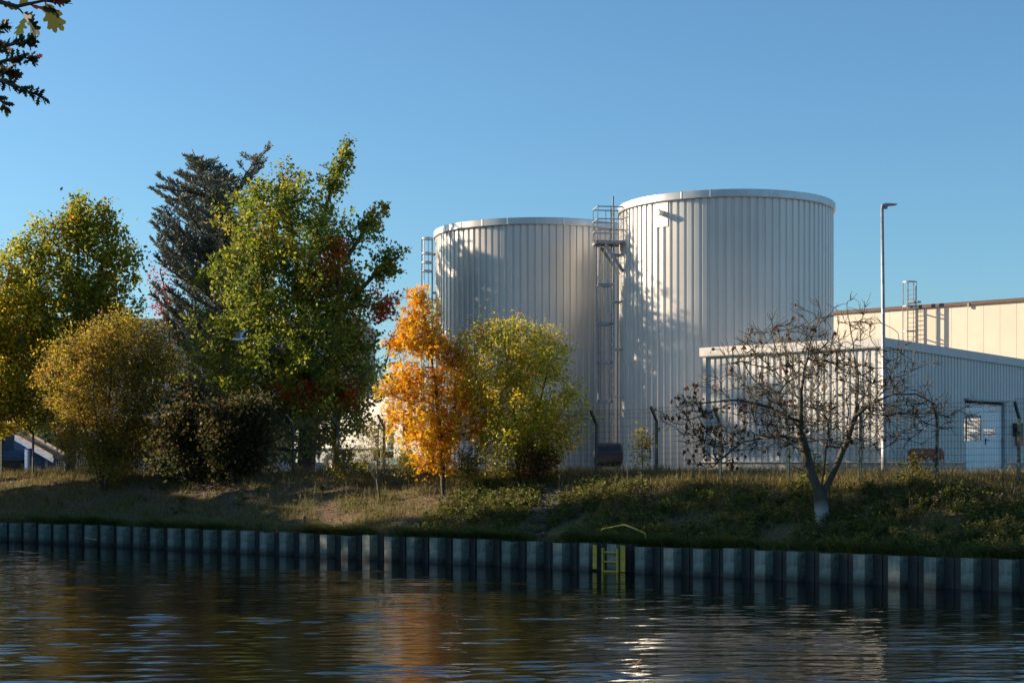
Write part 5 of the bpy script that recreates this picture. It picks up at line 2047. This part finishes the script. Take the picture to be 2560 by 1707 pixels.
def litter():
    rng = np.random.default_rng(65)
    n = 15000
    s = rng.uniform(-34, 20, n)
    t = rng.uniform(0.3, 5.0, n)
    den = np.where(s < -3, 0.9, 0.35)
    k = rng.random(n) < den
    s, t = s[k], t[k]
    x = W0[0] + ES[0] * s + ET[0] * t
    y = W0[1] + ES[1] * s + ET[1] * t
    z = np.array([gz(a, b) for a, b in zip(x, y)]) + 0.02 + rng.random(len(x)) * 0.05
    pos = np.stack([x, y, z], -1)
    cols = palette([(0.26, 0.14, 0.07), (0.34, 0.16, 0.05), (0.17, 0.10, 0.06), (0.42, 0.22, 0.05), (0.36, 0.31, 0.25)], [4, 2, 4, 1, 0.5], len(pos), rng)
    o = leaves('fallen_leaves', pos, 0.085, cols, M['leaf'], None, rng, KITE, flat=3.0)
    tag(o, 'brown and orange fallen leaves scattered over the bank', 'leaves', kind='stuff')
    # dry weed stalks sticking up through the grass
    mb = MB()
    rr = random.Random(66)
    for i in range(230):
        s = rr.choice((rr.uniform(-18, -3), rr.uniform(-18, -3), rr.uniform(-3, 20)))
        t = rr.uniform(1.6, 6.5)
        x, y = st2xy(s, t)
        z = gz(x, y)
        h = rr.uniform(0.4, 1.0)
        dx, dy = rr.gauss(0, .12), rr.gauss(0, .12)
        mb.tube([(x, y, z - .05), (x + dx * h * .5, y + dy * h * .5, z + h * .55), (x + dx * h, y + dy * h, z + h)], [0.009, 0.008, 0.005], 3, cap=False)
        for q in range(3):
            f = rr.uniform(.45, .95)
            p = Vector((x + dx * h * f, y + dy * h * f, z + h * f))
            mb.tube([p, p + Vector((rr.gauss(0, .1), rr.gauss(0, .1), rr.uniform(.06, .18)))], [0.006, 0.004], 3, cap=False)
    tag(mb.build('weed_stalks', mat('dry_stalk', (0.11, 0.075, 0.045), 0.9, var=0.4)), 'thin dry brown weed stalks standing in the grass', 'stalks', kind='stuff')


litter()

# ------------------------------------------------------------------ bird and floating leaf
def gull():
    Z = 46.0
    c = P(549, 779, Z)
    root = thing('gull', 'small pale grey gull flying with raised wings before the oak crown', 'bird', c)
    f = Vector((0.93, -0.25, 0.05)).normalized()
    l = Vector((0.25, 0.93, 0.25)).normalized()
    u = f.cross(l).normalized()
    mb = MB()
    st = [(-0.21, 0.012), (-0.15, 0.03), (-0.07, 0.052), (0.02, 0.058), (0.09, 0.046), (0.13, 0.034), (0.165, 0.036), (0.195, 0.022), (0.205, 0.008)]
    mb.tube([c - f * a + u * (0.012 if a > .1 else 0) for a, r in st][::-1], [r for a, r in st][::-1], 12)
    # tail fan
    mb.prism([c + f * 0.17 + l * .02, c + f * 0.17 - l * .02, c + f * 0.30 - l * .055, c + f * 0.31, c + f * 0.30 + l * .055], u * 0.01)
    mb.build('body', M['feather_white'], root, smooth=True)
    for sgn in (-1, 1):
        mb = MB()
        up = Vector((0.25, 0, 0.9))
        rootp = c + l * (0.04 * sgn) + u * 0.03
        el = rootp + (l * sgn * 0.6 + up * 0.75).normalized() * 0.17
        tp = el + (l * sgn * 0.55 + up * 0.6 + f * 0.55).normalized() * 0.24
        a = -f * 0.07
        mb.prism([rootp + a, el + a * 1.1, tp, el - a * 0.9, rootp - a * 1.0], u * 0.012)
        mb.build('wing', M['feather_grey'], root)
    mb = MB()
    mb.tube([c - f * 0.2 + u * .01, c - f * 0.245], [0.008, 0.002], 6)
    mb.build('bill', M['beak'], root)


gull()
mb = MB()
yl = EYE * FPX / ((1530 - 1065.8) * K)
xl = PX(1465, yl)
pts = [(-.09, 0), (-.03, .05), (.03, .06), (.09, .01), (.05, -.05), (-.04, -.05)]
mb.prism([(xl + a, yl + b * 2, 0.03 + abs(a) * .5) for a, b in pts], (0, 0, 0.008))
mb.prism([(xl + .02 + a * .6, yl + .05 + b, 0.05 + a * .4) for a, b in pts], (0, 0, 0.03))
tag(mb.build('floating_leaf', mat('wet_brown_leaf', (0.14, 0.07, 0.02), 0.5), origin=(xl, yl, 0.02)), 'single curled brown leaf floating on the rippled water', 'leaf')
